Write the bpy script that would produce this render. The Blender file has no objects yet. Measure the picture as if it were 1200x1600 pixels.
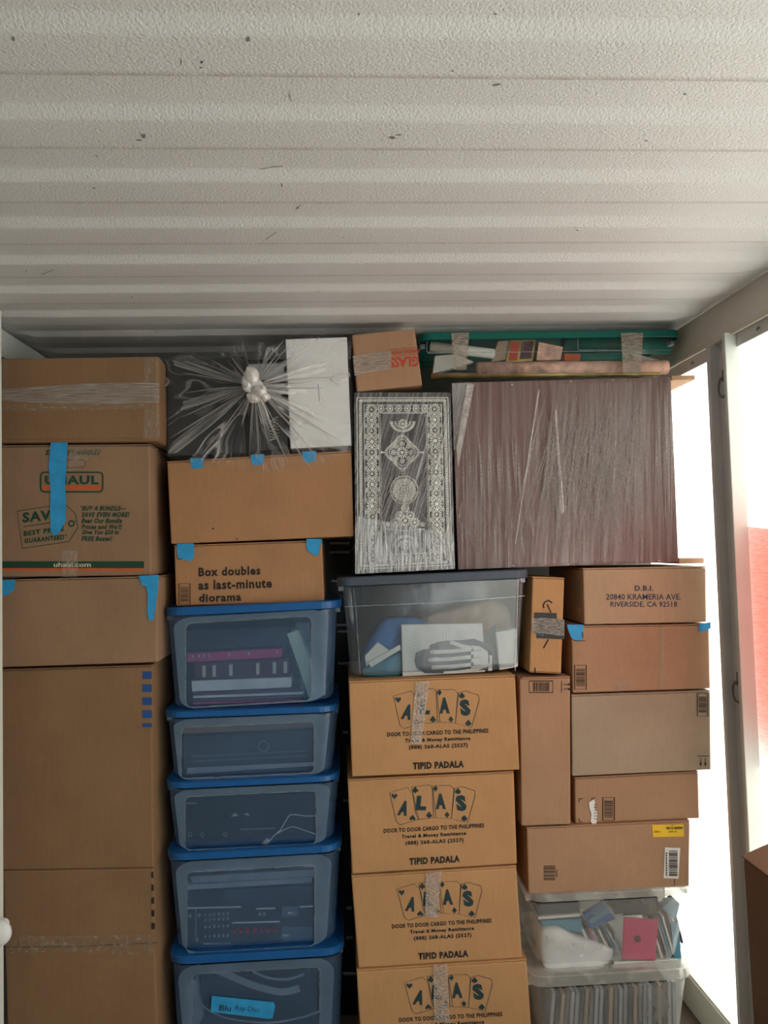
import bpy, bmesh, math, random
from mathutils import Vector, Matrix, noise
random.seed(7)
S = bpy.context.scene
COL = S.collection

# ------------------------------------------------------------------ camera
F = 1200.0                                   # focal length in px of the 1200x1600 frame
EYE = Vector((0, 0, 1.67))
def _axes():
    yc = Vector(((530-600)/F, -(858-800)/F, -1)).normalized()      # depth axis seen from the camera
    up = Vector((-math.sin(0.024), math.cos(0.024), 0))
    zc = (up - yc*up.dot(yc)).normalized()
    xc = yc.cross(zc)
    return xc, yc, zc
XC, YC, ZC = _axes()
R = Matrix((XC, YC, ZC))                     # camera -> world (rows are world axes in camera space)
cam = bpy.data.cameras.new('camera'); co = bpy.data.objects.new('camera', cam); COL.objects.link(co)
cam.sensor_fit = 'HORIZONTAL'; cam.sensor_width = 36; cam.lens = 36*F/1200; cam.clip_start = 0.01
co.matrix_world = Matrix.Translation(EYE) @ R.to_4x4()
S.camera = co
def W(px, py, Y):
    d = R @ Vector(((px-600)/F, (800-py)/F, -1))
    return EYE + d*(Y/d.y)

# ------------------------------------------------------------------ world, sun, exposure
w = bpy.data.worlds.new('sky'); S.world = w; w.use_nodes = True
bg = w.node_tree.nodes['Background']; bg.inputs[0].default_value = (0.90, 0.96, 1.0, 1); bg.inputs[1].default_value = 2.6
sun = bpy.data.lights.new('sun', 'SUN'); sun.energy = 8.0; sun.angle = 0.02; sun.color = (1, 0.97, 0.90)
so = bpy.data.objects.new('sun', sun); COL.objects.link(so)
so.rotation_euler = Vector((-0.8, -0.22, -0.75)).to_track_quat('-Z', 'Y').to_euler()
S.view_settings.view_transform = 'Standard'; S.view_settings.look = 'None'
S.view_settings.gamma = 1; S.view_settings.use_curve_mapping = False
S.view_settings.exposure = 0.02

# ------------------------------------------------------------------ materials
def mat(name):
    m = bpy.data.materials.new(name); m.use_nodes = True
    nt = m.node_tree; nt.nodes.clear()
    out = nt.nodes.new('ShaderNodeOutputMaterial')
    return m, nt, out
def N(nt, t, **kw):
    n = nt.nodes.new(t)
    for k, v in kw.items():
        if k.startswith('_'): n.inputs[k[1:].replace('_', ' ')].default_value = v
        else: setattr(n, k, v)
    return n
def c4(c): return (*c, 1)
def simple(name, col, rough=0.6, metal=0.0, var=0.08, scale=30, bump=0.0, bscale=80, spec=0.4, stretch=(1,1,1)):
    m, nt, out = mat(name)
    b = N(nt, 'ShaderNodeBsdfPrincipled', _Roughness=rough, _Metallic=metal)
    b.inputs['Specular IOR Level'].default_value = spec
    tc = N(nt, 'ShaderNodeTexCoord'); mp = N(nt, 'ShaderNodeMapping'); mp.inputs['Scale'].default_value = stretch
    nt.links.new(tc.outputs['Object'], mp.inputs[0])
    nz = N(nt, 'ShaderNodeTexNoise', _Scale=scale, _Detail=4); nt.links.new(mp.outputs[0], nz.inputs['Vector'])
    mr = N(nt, 'ShaderNodeMapRange'); mr.inputs['From Min'].default_value = .3; mr.inputs['From Max'].default_value = .7
    mr.inputs['To Min'].default_value = 1-var; mr.inputs['To Max'].default_value = 1+var
    nt.links.new(nz.outputs[0], mr.inputs[0])
    vm = N(nt, 'ShaderNodeVectorMath', operation='SCALE'); vm.inputs[0].default_value = col
    nt.links.new(mr.outputs[0], vm.inputs['Scale']); nt.links.new(vm.outputs[0], b.inputs['Base Color'])
    if bump:
        n2 = N(nt, 'ShaderNodeTexNoise', _Scale=bscale, _Detail=3); nt.links.new(mp.outputs[0], n2.inputs['Vector'])
        bp = N(nt, 'ShaderNodeBump', _Distance=bump, _Strength=1.0); nt.links.new(n2.outputs[0], bp.inputs['Height'])
        nt.links.new(bp.outputs[0], b.inputs['Normal'])
    nt.links.new(b.outputs[0], out.inputs[0])
    return m
def cardboard(name, col):
    m, nt, out = mat(name)
    b = N(nt, 'ShaderNodeBsdfPrincipled', _Roughness=0.75); b.inputs['Specular IOR Level'].default_value = .25
    tc = N(nt, 'ShaderNodeTexCoord')
    n1 = N(nt, 'ShaderNodeTexNoise', _Scale=5, _Detail=3); n2 = N(nt, 'ShaderNodeTexNoise', _Scale=160, _Detail=3)
    mp = N(nt, 'ShaderNodeMapping'); mp.inputs['Scale'].default_value = (1, 1, .12)
    n3 = N(nt, 'ShaderNodeTexNoise', _Scale=130, _Detail=1)
    for n in (n1, n2): nt.links.new(tc.outputs['Object'], n.inputs['Vector'])
    nt.links.new(tc.outputs['Object'], mp.inputs[0]); nt.links.new(mp.outputs[0], n3.inputs['Vector'])
    def mth(op, a, b_):
        x = N(nt, 'ShaderNodeMath', operation=op)
        for i, v in enumerate((a, b_)):
            if isinstance(v, (int, float)): x.inputs[i].default_value = v
            else: nt.links.new(v, x.inputs[i])
        return x.outputs[0]
    s = mth('ADD', mth('MULTIPLY', n1.outputs[0], .34), mth('ADD', mth('MULTIPLY', n2.outputs[0], .14), mth('MULTIPLY', n3.outputs[0], .12)))
    s = mth('ADD', s, .70)
    vm = N(nt, 'ShaderNodeVectorMath', operation='SCALE'); vm.inputs[0].default_value = col
    nt.links.new(s, vm.inputs['Scale']); nt.links.new(vm.outputs[0], b.inputs['Base Color'])
    n4 = N(nt, 'ShaderNodeTexNoise', _Scale=9, _Detail=2); nt.links.new(tc.outputs['Object'], n4.inputs['Vector'])
    h = mth('ADD', n4.outputs[0], mth('MULTIPLY', n3.outputs[0], .05))
    bp = N(nt, 'ShaderNodeBump', _Distance=.006, _Strength=.6); nt.links.new(h, bp.inputs['Height'])
    nt.links.new(bp.outputs[0], b.inputs['Normal']); nt.links.new(b.outputs[0], out.inputs[0])
    return m
def film(name, col, base, mx, scale, lo=.45, hi=.7, coord='UV', gloss=.35, rough=.18, detail=5, tint=(1,1,1), bump=.004):
    """thin clear or frosted plastic: see-through, hazier where it is creased"""
    m, nt, out = mat(name)
    tc = N(nt, 'ShaderNodeTexCoord'); mp = N(nt, 'ShaderNodeMapping'); mp.inputs['Scale'].default_value = scale
    nt.links.new(tc.outputs[coord], mp.inputs[0])
    nz = N(nt, 'ShaderNodeTexNoise', _Scale=1.0, _Detail=detail, _Distortion=.4); nt.links.new(mp.outputs[0], nz.inputs['Vector'])
    mr = N(nt, 'ShaderNodeMapRange'); mr.inputs['From Min'].default_value = lo; mr.inputs['From Max'].default_value = hi
    mr.inputs['To Min'].default_value = base; mr.inputs['To Max'].default_value = mx
    nt.links.new(nz.outputs[0], mr.inputs[0])
    tr = N(nt, 'ShaderNodeBsdfTransparent'); tr.inputs[0].default_value = c4(tint)
    di = N(nt, 'ShaderNodeBsdfDiffuse'); di.inputs[0].default_value = c4(col)
    tl = N(nt, 'ShaderNodeBsdfTranslucent'); tl.inputs[0].default_value = c4(col)
    gl = N(nt, 'ShaderNodeBsdfGlossy', _Roughness=rough)
    bp = N(nt, 'ShaderNodeBump', _Distance=bump, _Strength=1); nt.links.new(nz.outputs[0], bp.inputs['Height'])
    for x in (di, gl): nt.links.new(bp.outputs[0], x.inputs['Normal'])
    m0 = N(nt, 'ShaderNodeMixShader', _Fac=.35); nt.links.new(di.outputs[0], m0.inputs[1]); nt.links.new(tl.outputs[0], m0.inputs[2])
    m1 = N(nt, 'ShaderNodeMixShader', _Fac=gloss); nt.links.new(m0.outputs[0], m1.inputs[1]); nt.links.new(gl.outputs[0], m1.inputs[2])
    m2 = N(nt, 'ShaderNodeMixShader'); nt.links.new(mr.outputs[0], m2.inputs[0])
    nt.links.new(tr.outputs[0], m2.inputs[1]); nt.links.new(m1.outputs[0], m2.inputs[2])
    nt.links.new(m2.outputs[0], out.inputs[0])
    return m
def translucent_panel(name, col, amount=.8):
    m, nt, out = mat(name)
    tc = N(nt, 'ShaderNodeTexCoord'); mp = N(nt, 'ShaderNodeMapping'); mp.inputs['Scale'].default_value = (30, 30, 260)
    nt.links.new(tc.outputs['Object'], mp.inputs[0])
    nz = N(nt, 'ShaderNodeTexNoise', _Scale=1, _Detail=3); nt.links.new(mp.outputs[0], nz.inputs['Vector'])
    mr = N(nt, 'ShaderNodeMapRange'); mr.inputs['From Min'].default_value = .35; mr.inputs['From Max'].default_value = .6
    mr.inputs['To Min'].default_value = .80; mr.inputs['To Max'].default_value = 1.0
    nt.links.new(nz.outputs[0], mr.inputs[0])
    vm = N(nt, 'ShaderNodeVectorMath', operation='SCALE'); vm.inputs[0].default_value = col
    nt.links.new(mr.outputs[0], vm.inputs['Scale'])
    tl = N(nt, 'ShaderNodeBsdfTranslucent'); di = N(nt, 'ShaderNodeBsdfDiffuse')
    nt.links.new(vm.outputs[0], tl.inputs[0]); nt.links.new(vm.outputs[0], di.inputs[0])
    mx = N(nt, 'ShaderNodeMixShader', _Fac=amount); nt.links.new(di.outputs[0], mx.inputs[1]); nt.links.new(tl.outputs[0], mx.inputs[2])
    nt.links.new(mx.outputs[0], out.inputs[0])
    return m
M = {}
M['card_left'] = cardboard('cardboard_shade', (.26, .150, .080))  # left stack's shade partly put into this darker cardboard colour
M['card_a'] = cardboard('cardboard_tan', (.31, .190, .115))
M['card_b'] = cardboard('cardboard_orange', (.42, .22, .11))
M['card_c'] = cardboard('cardboard_gold', (.51, .28, .13))
M['card_d'] = cardboard('cardboard_pale', (.46, .31, .20))
M['card_e'] = cardboard('cardboard_brown', (.41, .24, .145))
M['card_grey'] = cardboard('cardboard_greyed', (.38, .29, .21))
M['card_dark'] = cardboard('cardboard_dark', (.22, .13, .085))
M['wood'] = simple('raw_wood', (.50, .30, .18), .7, stretch=(2, 2, 30), var=.2)
M['ink_black'] = simple('ink_black', (.025, .022, .02), .8, var=.2, scale=200)
M['ink_blue'] = simple('ink_navy', (.03, .05, .11), .8, var=.15)
M['ink_green'] = simple('ink_green', (.012, .06, .035), .8)
M['ink_teal'] = simple('ink_teal_black', (.02, .045, .05), .8)
M['ink_orange'] = simple('ink_orange', (.62, .11, .03), .8)
M['ink_red'] = simple('ink_red', (.55, .06, .035), .8)
M['ink_cream'] = simple('ink_cream', (.62, .58, .45), .8)
M['sq_blue'] = simple('ink_blue_square', (.02, .08, .27), .8)
M['blue_tape'] = simple('painters_tape', (.03, .33, .68), .6, var=.12, bump=.0015, bscale=60)
M['lid_blue'] = simple('lid_blue_plastic', (.012, .11, .34), .35, var=.05)
M['lid_grey'] = simple('lid_slate_plastic', (.055, .075, .11), .4, var=.05)
M['lid_green'] = simple('lid_green_plastic', (.0, .13, .105), .35, var=.05)
M['white'] = simple('white_board', (.80, .81, .83), .5, var=.03)
M['paper'] = simple('white_paper', (.78, .77, .74), .7, var=.05)
M['black'] = simple('black_plastic', (.014, .015, .018), .35, var=.1)
M['black_soft'] = simple('black_card', (.022, .023, .026), .5, var=.15)
M['dark_device'] = simple('dark_device', (.03, .038, .05), .4)
M['grey'] = simple('grey_plastic', (.35, .37, .40), .45)
M['silver'] = simple('silver_metal', (.62, .63, .65), .35, .7)
M['zinc'] = simple('zinc_metal', (.22, .22, .21), .45, .6)
M['inlay'] = simple('embossed_silver', (.86, .86, .82), .5, .15, var=.2, scale=200)
M['chest'] = simple('black_lacquer', (.055, .045, .05), .35, var=.2)
M['brown_panel'] = simple('brown_board', (.155, .078, .075), .45, var=.05, scale=8)
M['trim'] = simple('painted_steel', (.74, .69, .62), .45, var=.04, scale=6)
M['trim_side'] = simple('painted_steel_grey', (.66, .65, .65), .45, var=.05, scale=6)
M['trim_light'] = simple('painted_steel_light', (.74, .77, .74), .45, var=.04, scale=6)
M['cream'] = simple('cream_steel', (.70, .66, .55), .5, var=.04)
M['pink'] = simple('pink_cover', (.62, .06, .22), .5)
M['maroon'] = simple('maroon_cover', (.09, .03, .05), .5)
M['pale_green'] = simple('pale_green_foam', (.62, .72, .55), .6)
M['blue_cloth'] = simple('blue_cloth', (.03, .20, .55), .7, bump=.002, bscale=25)
M['teal'] = simple('teal_sleeve', (.07, .26, .38), .45)
M['magenta'] = simple('magenta_sleeve', (.62, .05, .17), .4)
M['tan_cloth'] = simple('tan_cloth', (.42, .30, .22), .8, bump=.006, bscale=18)
M['yellow'] = simple('yellow_label', (.85, .53, .02), .6, var=.03)
M['cable'] = simple('white_cable', (.75, .75, .78), .5)
M['red_plug'] = simple('red_terminal', (.45, .03, .03), .4)
M['gold'] = simple('gold_foil', (.50, .36, .12), .3, .6, var=.3, scale=20, bump=.003, bscale=30)
M['floral'] = simple('floral_paper', (.86, .50, .40), .6, var=.45, scale=24)
M['film_haze'] = film('haze_tape', (.62, .50, .36), .12, .6, (30, 3, 1), coord='UV', gloss=.25, rough=.3)
M['clear_tape'] = film('clear_tape', (.72, .66, .60), .30, .80, (6, 30, 1), coord='UV', lo=.4, hi=.62, gloss=.35, rough=.15, bump=.006)
M['tan_tape'] = film('packing_tape', (.40, .28, .17), .55, .9, (3, 26, 1), coord='UV', lo=.4, hi=.65, gloss=.25, rough=.25, bump=.004)
M['bag'] = film('clear_bag', (.74, .74, .76), .05, .75, (9, .55, 1), lo=.53, hi=.72, gloss=.3, rough=.16, detail=6, bump=.02)
M['knot'] = film('bag_knot', (.97, .94, .94), .85, 1.0, (40, 40, 40), coord='Object', gloss=.2)
M['wrap_chest'] = film('stretch_film_chest', (.66, .70, .74), .05, .42, (30, 1.6, 1), lo=.42, hi=.70, gloss=.4, rough=.2, bump=.003)
M['wrap_bottom'] = film('stretch_film_thick', (.68, .74, .80), .15, .68, (34, 1.6, 1), lo=.36, hi=.64, gloss=.35, rough=.2, bump=.004)
M['wrap'] = film('stretch_film', (.64, .59, .57), .03, .32, (30, 1.2, 1), lo=.42, hi=.75, gloss=.3, rough=.22, bump=.004)
M['fan'] = film('bag_fold', (.80, .79, .79), .10, .62, (5, 1.2, 1), lo=.35, hi=.65, gloss=.3, rough=.2)
M['streak'] = film('film_crease', (.84, .80, .78), .5, .95, (1, 30, 1), gloss=.3, rough=.2)
M['bin_blue'] = film('blue_tub_plastic', (.17, .31, .54), .36, .48, (6, 6, 6), coord='Object', gloss=.15, rough=.25, tint=(.78, .88, 1), bump=.002)
M['bin_frost'] = film('blue_tub_frosted', (.27, .41, .58), .50, .64, (6, 6, 6), coord='Object', gloss=.12, rough=.3, tint=(.78, .88, 1), bump=.002)
M['bin_rim'] = film('tub_relief', (.38, .47, .55), .55, .8, (20, 20, 20), coord='Object', gloss=.3, rough=.2)
M['bin_slate'] = film('slate_tub_plastic', (.32, .38, .44), .22, .36, (6, 6, 6), coord='Object', gloss=.35, rough=.15, tint=(.85, .92, .96), bump=.002)
M['bin_green'] = film('green_tub_plastic', (.60, .68, .64), .05, .14, (5, 5, 5), coord='Object', gloss=.35, rough=.12, tint=(.97, .99, .98))
M['bin_clear'] = film('clear_tub_plastic', (.80, .80, .78), .30, .48, (8, 8, 8), coord='Object', gloss=.3, rough=.15)
M['bin_clear_lid'] = film('clear_lid_plastic', (.82, .82, .78), .5, .8, (14, 14, 14), coord='Object', gloss=.25, rough=.2)
M['case'] = film('jewel_case', (.65, .72, .76), .25, .6, (20, 20, 20), coord='Object', gloss=.4, rough=.1)

# ------------------------------------------------------------------ builders
def meta(o, label=None, cat=None, group=None, kind=None):
    if label: o['label'] = label
    if cat: o['category'] = cat
    if group: o['group'] = group
    if kind: o['kind'] = kind
    return o
def mesh_obj(name, verts, faces, material, parent=None, smooth=False, uvs=None):
    me = bpy.data.meshes.new(name); me.from_pydata([tuple(v) for v in verts], [], faces); me.update()
    if uvs:
        ul = me.uv_layers.new(name='UVMap')
        for p in me.polygons:
            for li in p.loop_indices: ul.data[li].uv = uvs[me.loops[li].vertex_index]
    me.materials.append(material)
    if smooth:
        for p in me.polygons: p.use_smooth = True
    o = bpy.data.objects.new(name, me); COL.objects.link(o)
    if parent is not None: o.parent = parent; o.matrix_parent_inverse = parent.matrix_world.inverted()
    return o
def root(name, loc, label, cat, group=None):
    o = bpy.data.objects.new(name, None); COL.objects.link(o); o.location = loc; o.empty_display_size = .05
    o.matrix_world = Matrix.Translation(loc)
    return meta(o, label, cat, group)
def finish(bm, name, material, parent=None, smooth=False):
    bmesh.ops.recalc_face_normals(bm, faces=bm.faces)
    me = bpy.data.meshes.new(name); bm.to_mesh(me); bm.free(); me.materials.append(material)
    if smooth:
        for p in me.polygons: p.use_smooth = True
    o = bpy.data.objects.new(name, me); COL.objects.link(o)
    if parent is not None: o.parent = parent; o.matrix_parent_inverse = parent.matrix_world.inverted()
    return o
def hexa(front, depth, bevel=.004, bm=None, back_shift=Vector((0, 0, 0)), seg=2):
    """front: TL,TR,BR,BL world points; extruded away from the viewer"""
    own = bm is None
    if own: bm = bmesh.new()
    fv = [bm.verts.new(p) for p in front]
    bv = [bm.verts.new(Vector(p)+Vector((0, depth, 0))+back_shift) for p in front]
    fs = [bm.faces.new(fv), bm.faces.new(bv[::-1])]
    for i in range(4):
        j = (i+1) % 4; fs.append(bm.faces.new((fv[j], fv[i], bv[i], bv[j])))
    if bevel > 0:
        es = {e for f in fs for e in f.edges}
        bmesh.ops.bevel(bm, geom=list(es), offset=bevel, segments=seg, affect='EDGES', profile=.6)
    return bm
def boxw(x0, x1, y0, y1, z0, z1, name, material, parent=None, bevel=.002):
    bm = hexa([Vector((x0, y0, z1)), Vector((x1, y0, z1)), Vector((x1, y0, z0)), Vector((x0, y0, z0))], y1-y0, bevel)
    return finish(bm, name, material, parent)
def quad_px(q, Y): return [W(x, y, Y) for x, y in q]
def slab(q, Y, depth, name, material, parent=None, bevel=.002):
    return finish(hexa(quad_px(q, Y), depth, bevel), name, material, parent)
class Print:
    """flat marks lying on a vertical surface at depth Y; points are given in photograph pixels and carried to the surface"""
    def __init__(s, Y, th=.0012, mp=None): s.v = []; s.f = []; s.Y = Y; s.th = th; s.mp = mp
    def pt(s, p, d=0):
        if s.mp: p = s.mp(p)
        return W(p[0], p[1], s.Y-d)
    def poly(s, pts):
        n = len(s.v); k = len(pts)
        s.v += [s.pt(p, s.th) for p in pts]; s.f.append(list(range(n, n+k)))
    def rect(s, x0, y0, x1, y1): s.poly([(x0, y0), (x1, y0), (x1, y1), (x0, y1)])
    def line(s, pts, wd, close=False):
        pts = [Vector(p) for p in pts]
        n = len(pts); L = []
        for i in range(n):
            if close: a, b = pts[i-1], pts[(i+1) % n]
            else: a, b = pts[max(i-1, 0)], pts[min(i+1, n-1)]
            t = (b-a); t = t.normalized() if t.length > 0 else Vector((1, 0))
            nn = Vector((-t.y, t.x))*wd/2; L.append((pts[i]+nn, pts[i]-nn))
        m = n if close else n-1
        for i in range(m):
            j = (i+1) % n; s.poly([L[i][0], L[j][0], L[j][1], L[i][1]])
    def disc(s, cx, cy, r, n=12, ry=None):
        ry = ry or r
        s.poly([(cx+r*math.cos(2*math.pi*i/n), cy+ry*math.sin(2*math.pi*i/n)) for i in range(n)])
    def ring(s, cx, cy, r, wd, n=20): s.line([(cx+r*math.cos(2*math.pi*i/n), cy+r*math.sin(2*math.pi*i/n)) for i in range(n)], wd, True)
    def build(s, name, material, parent=None):
        o = mesh_obj(name, s.v, s.f, material, parent)
        if len(s.f) > 1 and name not in ('blue_square', 'painters_tape', 'spine_bar'): o['kind'] = 'stuff'
        return o
def text(string, x0, y0, x1, y1, Y, material, parent, slope=0., shear=0., bold=.0, rot180=False, mp=None, name='lettering', th=.0012):
    cu = bpy.data.curves.new('t', 'FONT'); cu.body = string; cu.offset = bold; cu.resolution_u = 2
    cu.align_x = 'LEFT'; cu.space_character = 1.12 if bold > .02 else 1.0
    ob = bpy.data.objects.new('t', cu); COL.objects.link(ob)
    dg = bpy.context.evaluated_depsgraph_get(); dg.update()
    me = bpy.data.meshes.new_from_object(ob.evaluated_get(dg))
    bpy.data.objects.remove(ob); bpy.data.curves.remove(cu)
    xs = [v.co.x for v in me.vertices]; ys = [v.co.y for v in me.vertices]
    ax, bx, ay, by = min(xs), max(xs), min(ys), max(ys)
    for v in me.vertices:
        u = (v.co.x-ax)/(bx-ax); t = (v.co.y-ay)/(by-ay)
        if rot180: u, t = 1-u, 1-t
        px = x0+u*(x1-x0)+(t-.5)*shear*(y1-y0); py = y1+t*(y0-y1)+slope*(px-x0)
        p = (px, py)
        if mp: p = mp(p)
        v.co = W(p[0], p[1], Y-th)
    me.name = name; me.materials.clear(); me.materials.append(material)
    o = bpy.data.objects.new(name, me); COL.objects.link(o)
    if parent is not None: o.parent = parent; o.matrix_parent_inverse = parent.matrix_world.inverted()
    return o
def strip(pts_top, pts_bot, Y, name, material, parent, lift=.0018, wob=.0, uscale=1.0):
    """tape or film sheet between two px polylines, lying just proud of the surface"""
    n = len(pts_top); v = []; f = []; uv = []
    rows = 4
    for i in range(n):
        for r in range(rows+1):
            t = r/rows
            x = pts_top[i][0]*(1-t)+pts_bot[i][0]*t; y = pts_top[i][1]*(1-t)+pts_bot[i][1]*t
            v.append(W(x, y, Y-lift-wob*random.random())); uv.append((i/(n-1)*uscale, t))
    for i in range(n-1):
        for r in range(rows):
            a = i*(rows+1)+r; f.append((a, a+1, a+rows+2, a+rows+1))
    return mesh_obj(name, v, f, material, parent, uvs=uv)
def lerp(a, b, t): return a+(b-a)*t
def uvmap(q):
    """(u,v) of a px quad TL,TR,BR,BL"""
    def g(u, v):
        a = Vector(q[0]).lerp(Vector(q[1]), u); b = Vector(q[3]).lerp(Vector(q[2]), u); return a.lerp(b, v)
    return g

def cbox(name, label, q, Y, depth, material, group=None, z0=None, flaps=True, side=0., cat='box', bevel=.005):
    """cardboard box: body and the two closed top flaps"""
    P = quad_px(q, Y)
    if z0 is not None: P[2].z = z0; P[3].z = z0
    base = (P[2]+P[3])/2+Vector((0, depth/2, 0)); base.z = min(P[2].z, P[3].z)
    r = root(name, base, label, cat, group)
    t = .0045
    if flaps:
        up = Vector((0, 0, t))
        b = [P[0]-up, P[1]-up, P[2], P[3]]
        finish(hexa(b, depth, bevel), 'body', material, r)
        g = .0015
        f1 = [P[0], P[1], P[1]-up*.85, P[0]-up*.85]
        finish(hexa([p+Vector((0, .001, 0)) for p in f1], depth/2-g, .001), 'flap', material, r)
        finish(hexa([p+Vector((0, depth/2+g, 0)) for p in f1], depth/2-g-.001, .001), 'flap', material, r)
    else:
        finish(hexa(P, depth, bevel), 'body', material, r)
    return r
def barcode(x0, y0, x1, y1, Y, parent, vertical=False, frame=True, material=None, seed=1, pad=.12):
    rnd = random.Random(seed); p = Print(Y); m = material or M['ink_black']
    if frame: p.line([(x0, y0), (x1, y0), (x1, y1), (x0, y1)], 1.5, True)
    w_, h_ = x1-x0, y1-y0
    if not vertical:
        x = x0+w_*pad*1.4
        while x < x1-w_*pad*1.4:
            b = rnd.choice((.6, .9, 1.5)); p.rect(x, y0+h_*pad, x+b, y1-h_*pad); x += b+rnd.choice((.6, 1., 1.3))
    else:
        y = y0+h_*pad*1.2
        while y < y1-h_*pad*1.2:
            b = rnd.choice((.6, .9, 1.5)); p.rect(x0+w_*pad, y, x1-w_*pad, y+b); y += b+rnd.choice((.6, 1., 1.3))
    return p.build('barcode', m, parent)

# ------------------------------------------------------------------ the container
XL, XR, YB, YF, ZT = -1.09, 1.222, 2.96, -1.7, 2.41
def build_ceiling():
    P0 = .216; prof = []
    k = -14
    while True:
        y = 1.030+P0*k
        if y > YB: break
        prof += [(y, 0), (y+.004, -.001), (y+.028, -.013), (y+.033, -.014), (y+.122, -.014), (y+.126, -.012), (y+.136, -.001), (y+.140, 0)]
        k += 1
    prof = [(y, z) for y, z in prof if YF < y < YB]; prof = [(YF, 0)]+prof+[(YB, 0)]
    xs = [XL, XL+.03, XL+.06, XL+.10]+[XL+.10+(XR-XL-.24)*i/10 for i in range(1, 11)]+[XR-.11, XR-.07, XR-.03, XR]
    v = []; f = []
    for y, z in prof:
        for x in xs:
            e = min(x-XL, XR-x); a = max(0, min(1, (e-.02)/.10)); a = a*a*(3-2*a)
            v.append((x, y, ZT+z*a+(.019*(a-1)*.5 if False else 0)))
    n = len(xs)
    for i in range(len(prof)-1):
        for j in range(n-1): f.append((i*n+j, i*n+j+1, i*n+n+j+1, i*n+n+j))
    m, nt, out = mat('textured_white_liner')
    b = N(nt, 'ShaderNodeBsdfPrincipled', _Roughness=.45); b.inputs['Specular IOR Level'].default_value = .35
    tc = N(nt, 'ShaderNodeTexCoord')
    n1 = N(nt, 'ShaderNodeTexNoise', _Scale=190, _Detail=3, _Roughness=.6); n2 = N(nt, 'ShaderNodeTexNoise', _Scale=3, _Detail=3)
    n3 = N(nt, 'ShaderNodeTexVoronoi', _Scale=210)
    for q in (n1, n2, n3): nt.links.new(tc.outputs['Object'], q.inputs['Vector'])
    mx = N(nt, 'ShaderNodeMix', data_type='RGBA'); mx.inputs['A'].default_value = (.655, .655, .66, 1); mx.inputs['B'].default_value = (.72, .715, .715, 1)
    nt.links.new(n2.outputs[0], mx.inputs['Factor']); 
    sx = N(nt, 'ShaderNodeSeparateXYZ'); nt.links.new(tc.outputs['Object'], sx.inputs[0])
    def mm(op, a, b_=0.0):
        x = N(nt, 'ShaderNodeMath', operation=op)
        for i_, v_ in enumerate((a, b_)):
            if isinstance(v_, (int, float)): x.inputs[i_].default_value = v_
            else: nt.links.new(v_, x.inputs[i_])
        return x.outputs[0]
    t_ = mm('MODULO', mm('ADD', sx.outputs[1], .216*20-1.030), .216)          # brownish grime plus the rib-edge shade line, both put into the colour
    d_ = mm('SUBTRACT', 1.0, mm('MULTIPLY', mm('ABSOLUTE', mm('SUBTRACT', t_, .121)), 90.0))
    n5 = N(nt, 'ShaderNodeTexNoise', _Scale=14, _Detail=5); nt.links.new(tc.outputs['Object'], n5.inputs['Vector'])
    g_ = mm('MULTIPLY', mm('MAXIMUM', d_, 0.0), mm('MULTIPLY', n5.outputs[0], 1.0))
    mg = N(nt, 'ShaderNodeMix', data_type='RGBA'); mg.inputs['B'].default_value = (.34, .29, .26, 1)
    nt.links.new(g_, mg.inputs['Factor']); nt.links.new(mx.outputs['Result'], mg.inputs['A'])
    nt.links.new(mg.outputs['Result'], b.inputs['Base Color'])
    ad = N(nt, 'ShaderNodeMath', operation='SUBTRACT'); nt.links.new(n1.outputs[0], ad.inputs[0])
    ml = N(nt, 'ShaderNodeMath', operation='MULTIPLY'); ml.inputs[1].default_value = .35
    nt.links.new(n3.outputs[0], ml.inputs[0]); nt.links.new(ml.outputs[0], ad.inputs[1])
    bp = N(nt, 'ShaderNodeBump', _Distance=.0021, _Strength=.9); nt.links.new(ad.outputs[0], bp.inputs['Height'])
    nt.links.new(bp.outputs[0], b.inputs['Normal']); nt.links.new(b.outputs[0], out.inputs[0])
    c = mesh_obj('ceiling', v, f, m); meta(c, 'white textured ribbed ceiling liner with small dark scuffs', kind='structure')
    return c
ceiling = build_ceiling()
def on_ceiling(px, py, h=.001, lower=True):
    d = R @ Vector(((px-600)/F, (800-py)/F, -1))
    def prof(y):
        t = (y-1.030) % .216
        if t < .004: return 0
        if t < .033: return -.014*(t-.004)/.029
        if t < .121: return -.014
        if t < .129: return -.011
        if t < .140: return -.014*(1-(t-.129)/.011)
        return 0
    z = ZT
    for _ in range(6):
        p = EYE+d*((z-EYE.z)/d.z); z = ZT+prof(p.y)
    return EYE+d*((z-h-EYE.z)/d.z)
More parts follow.
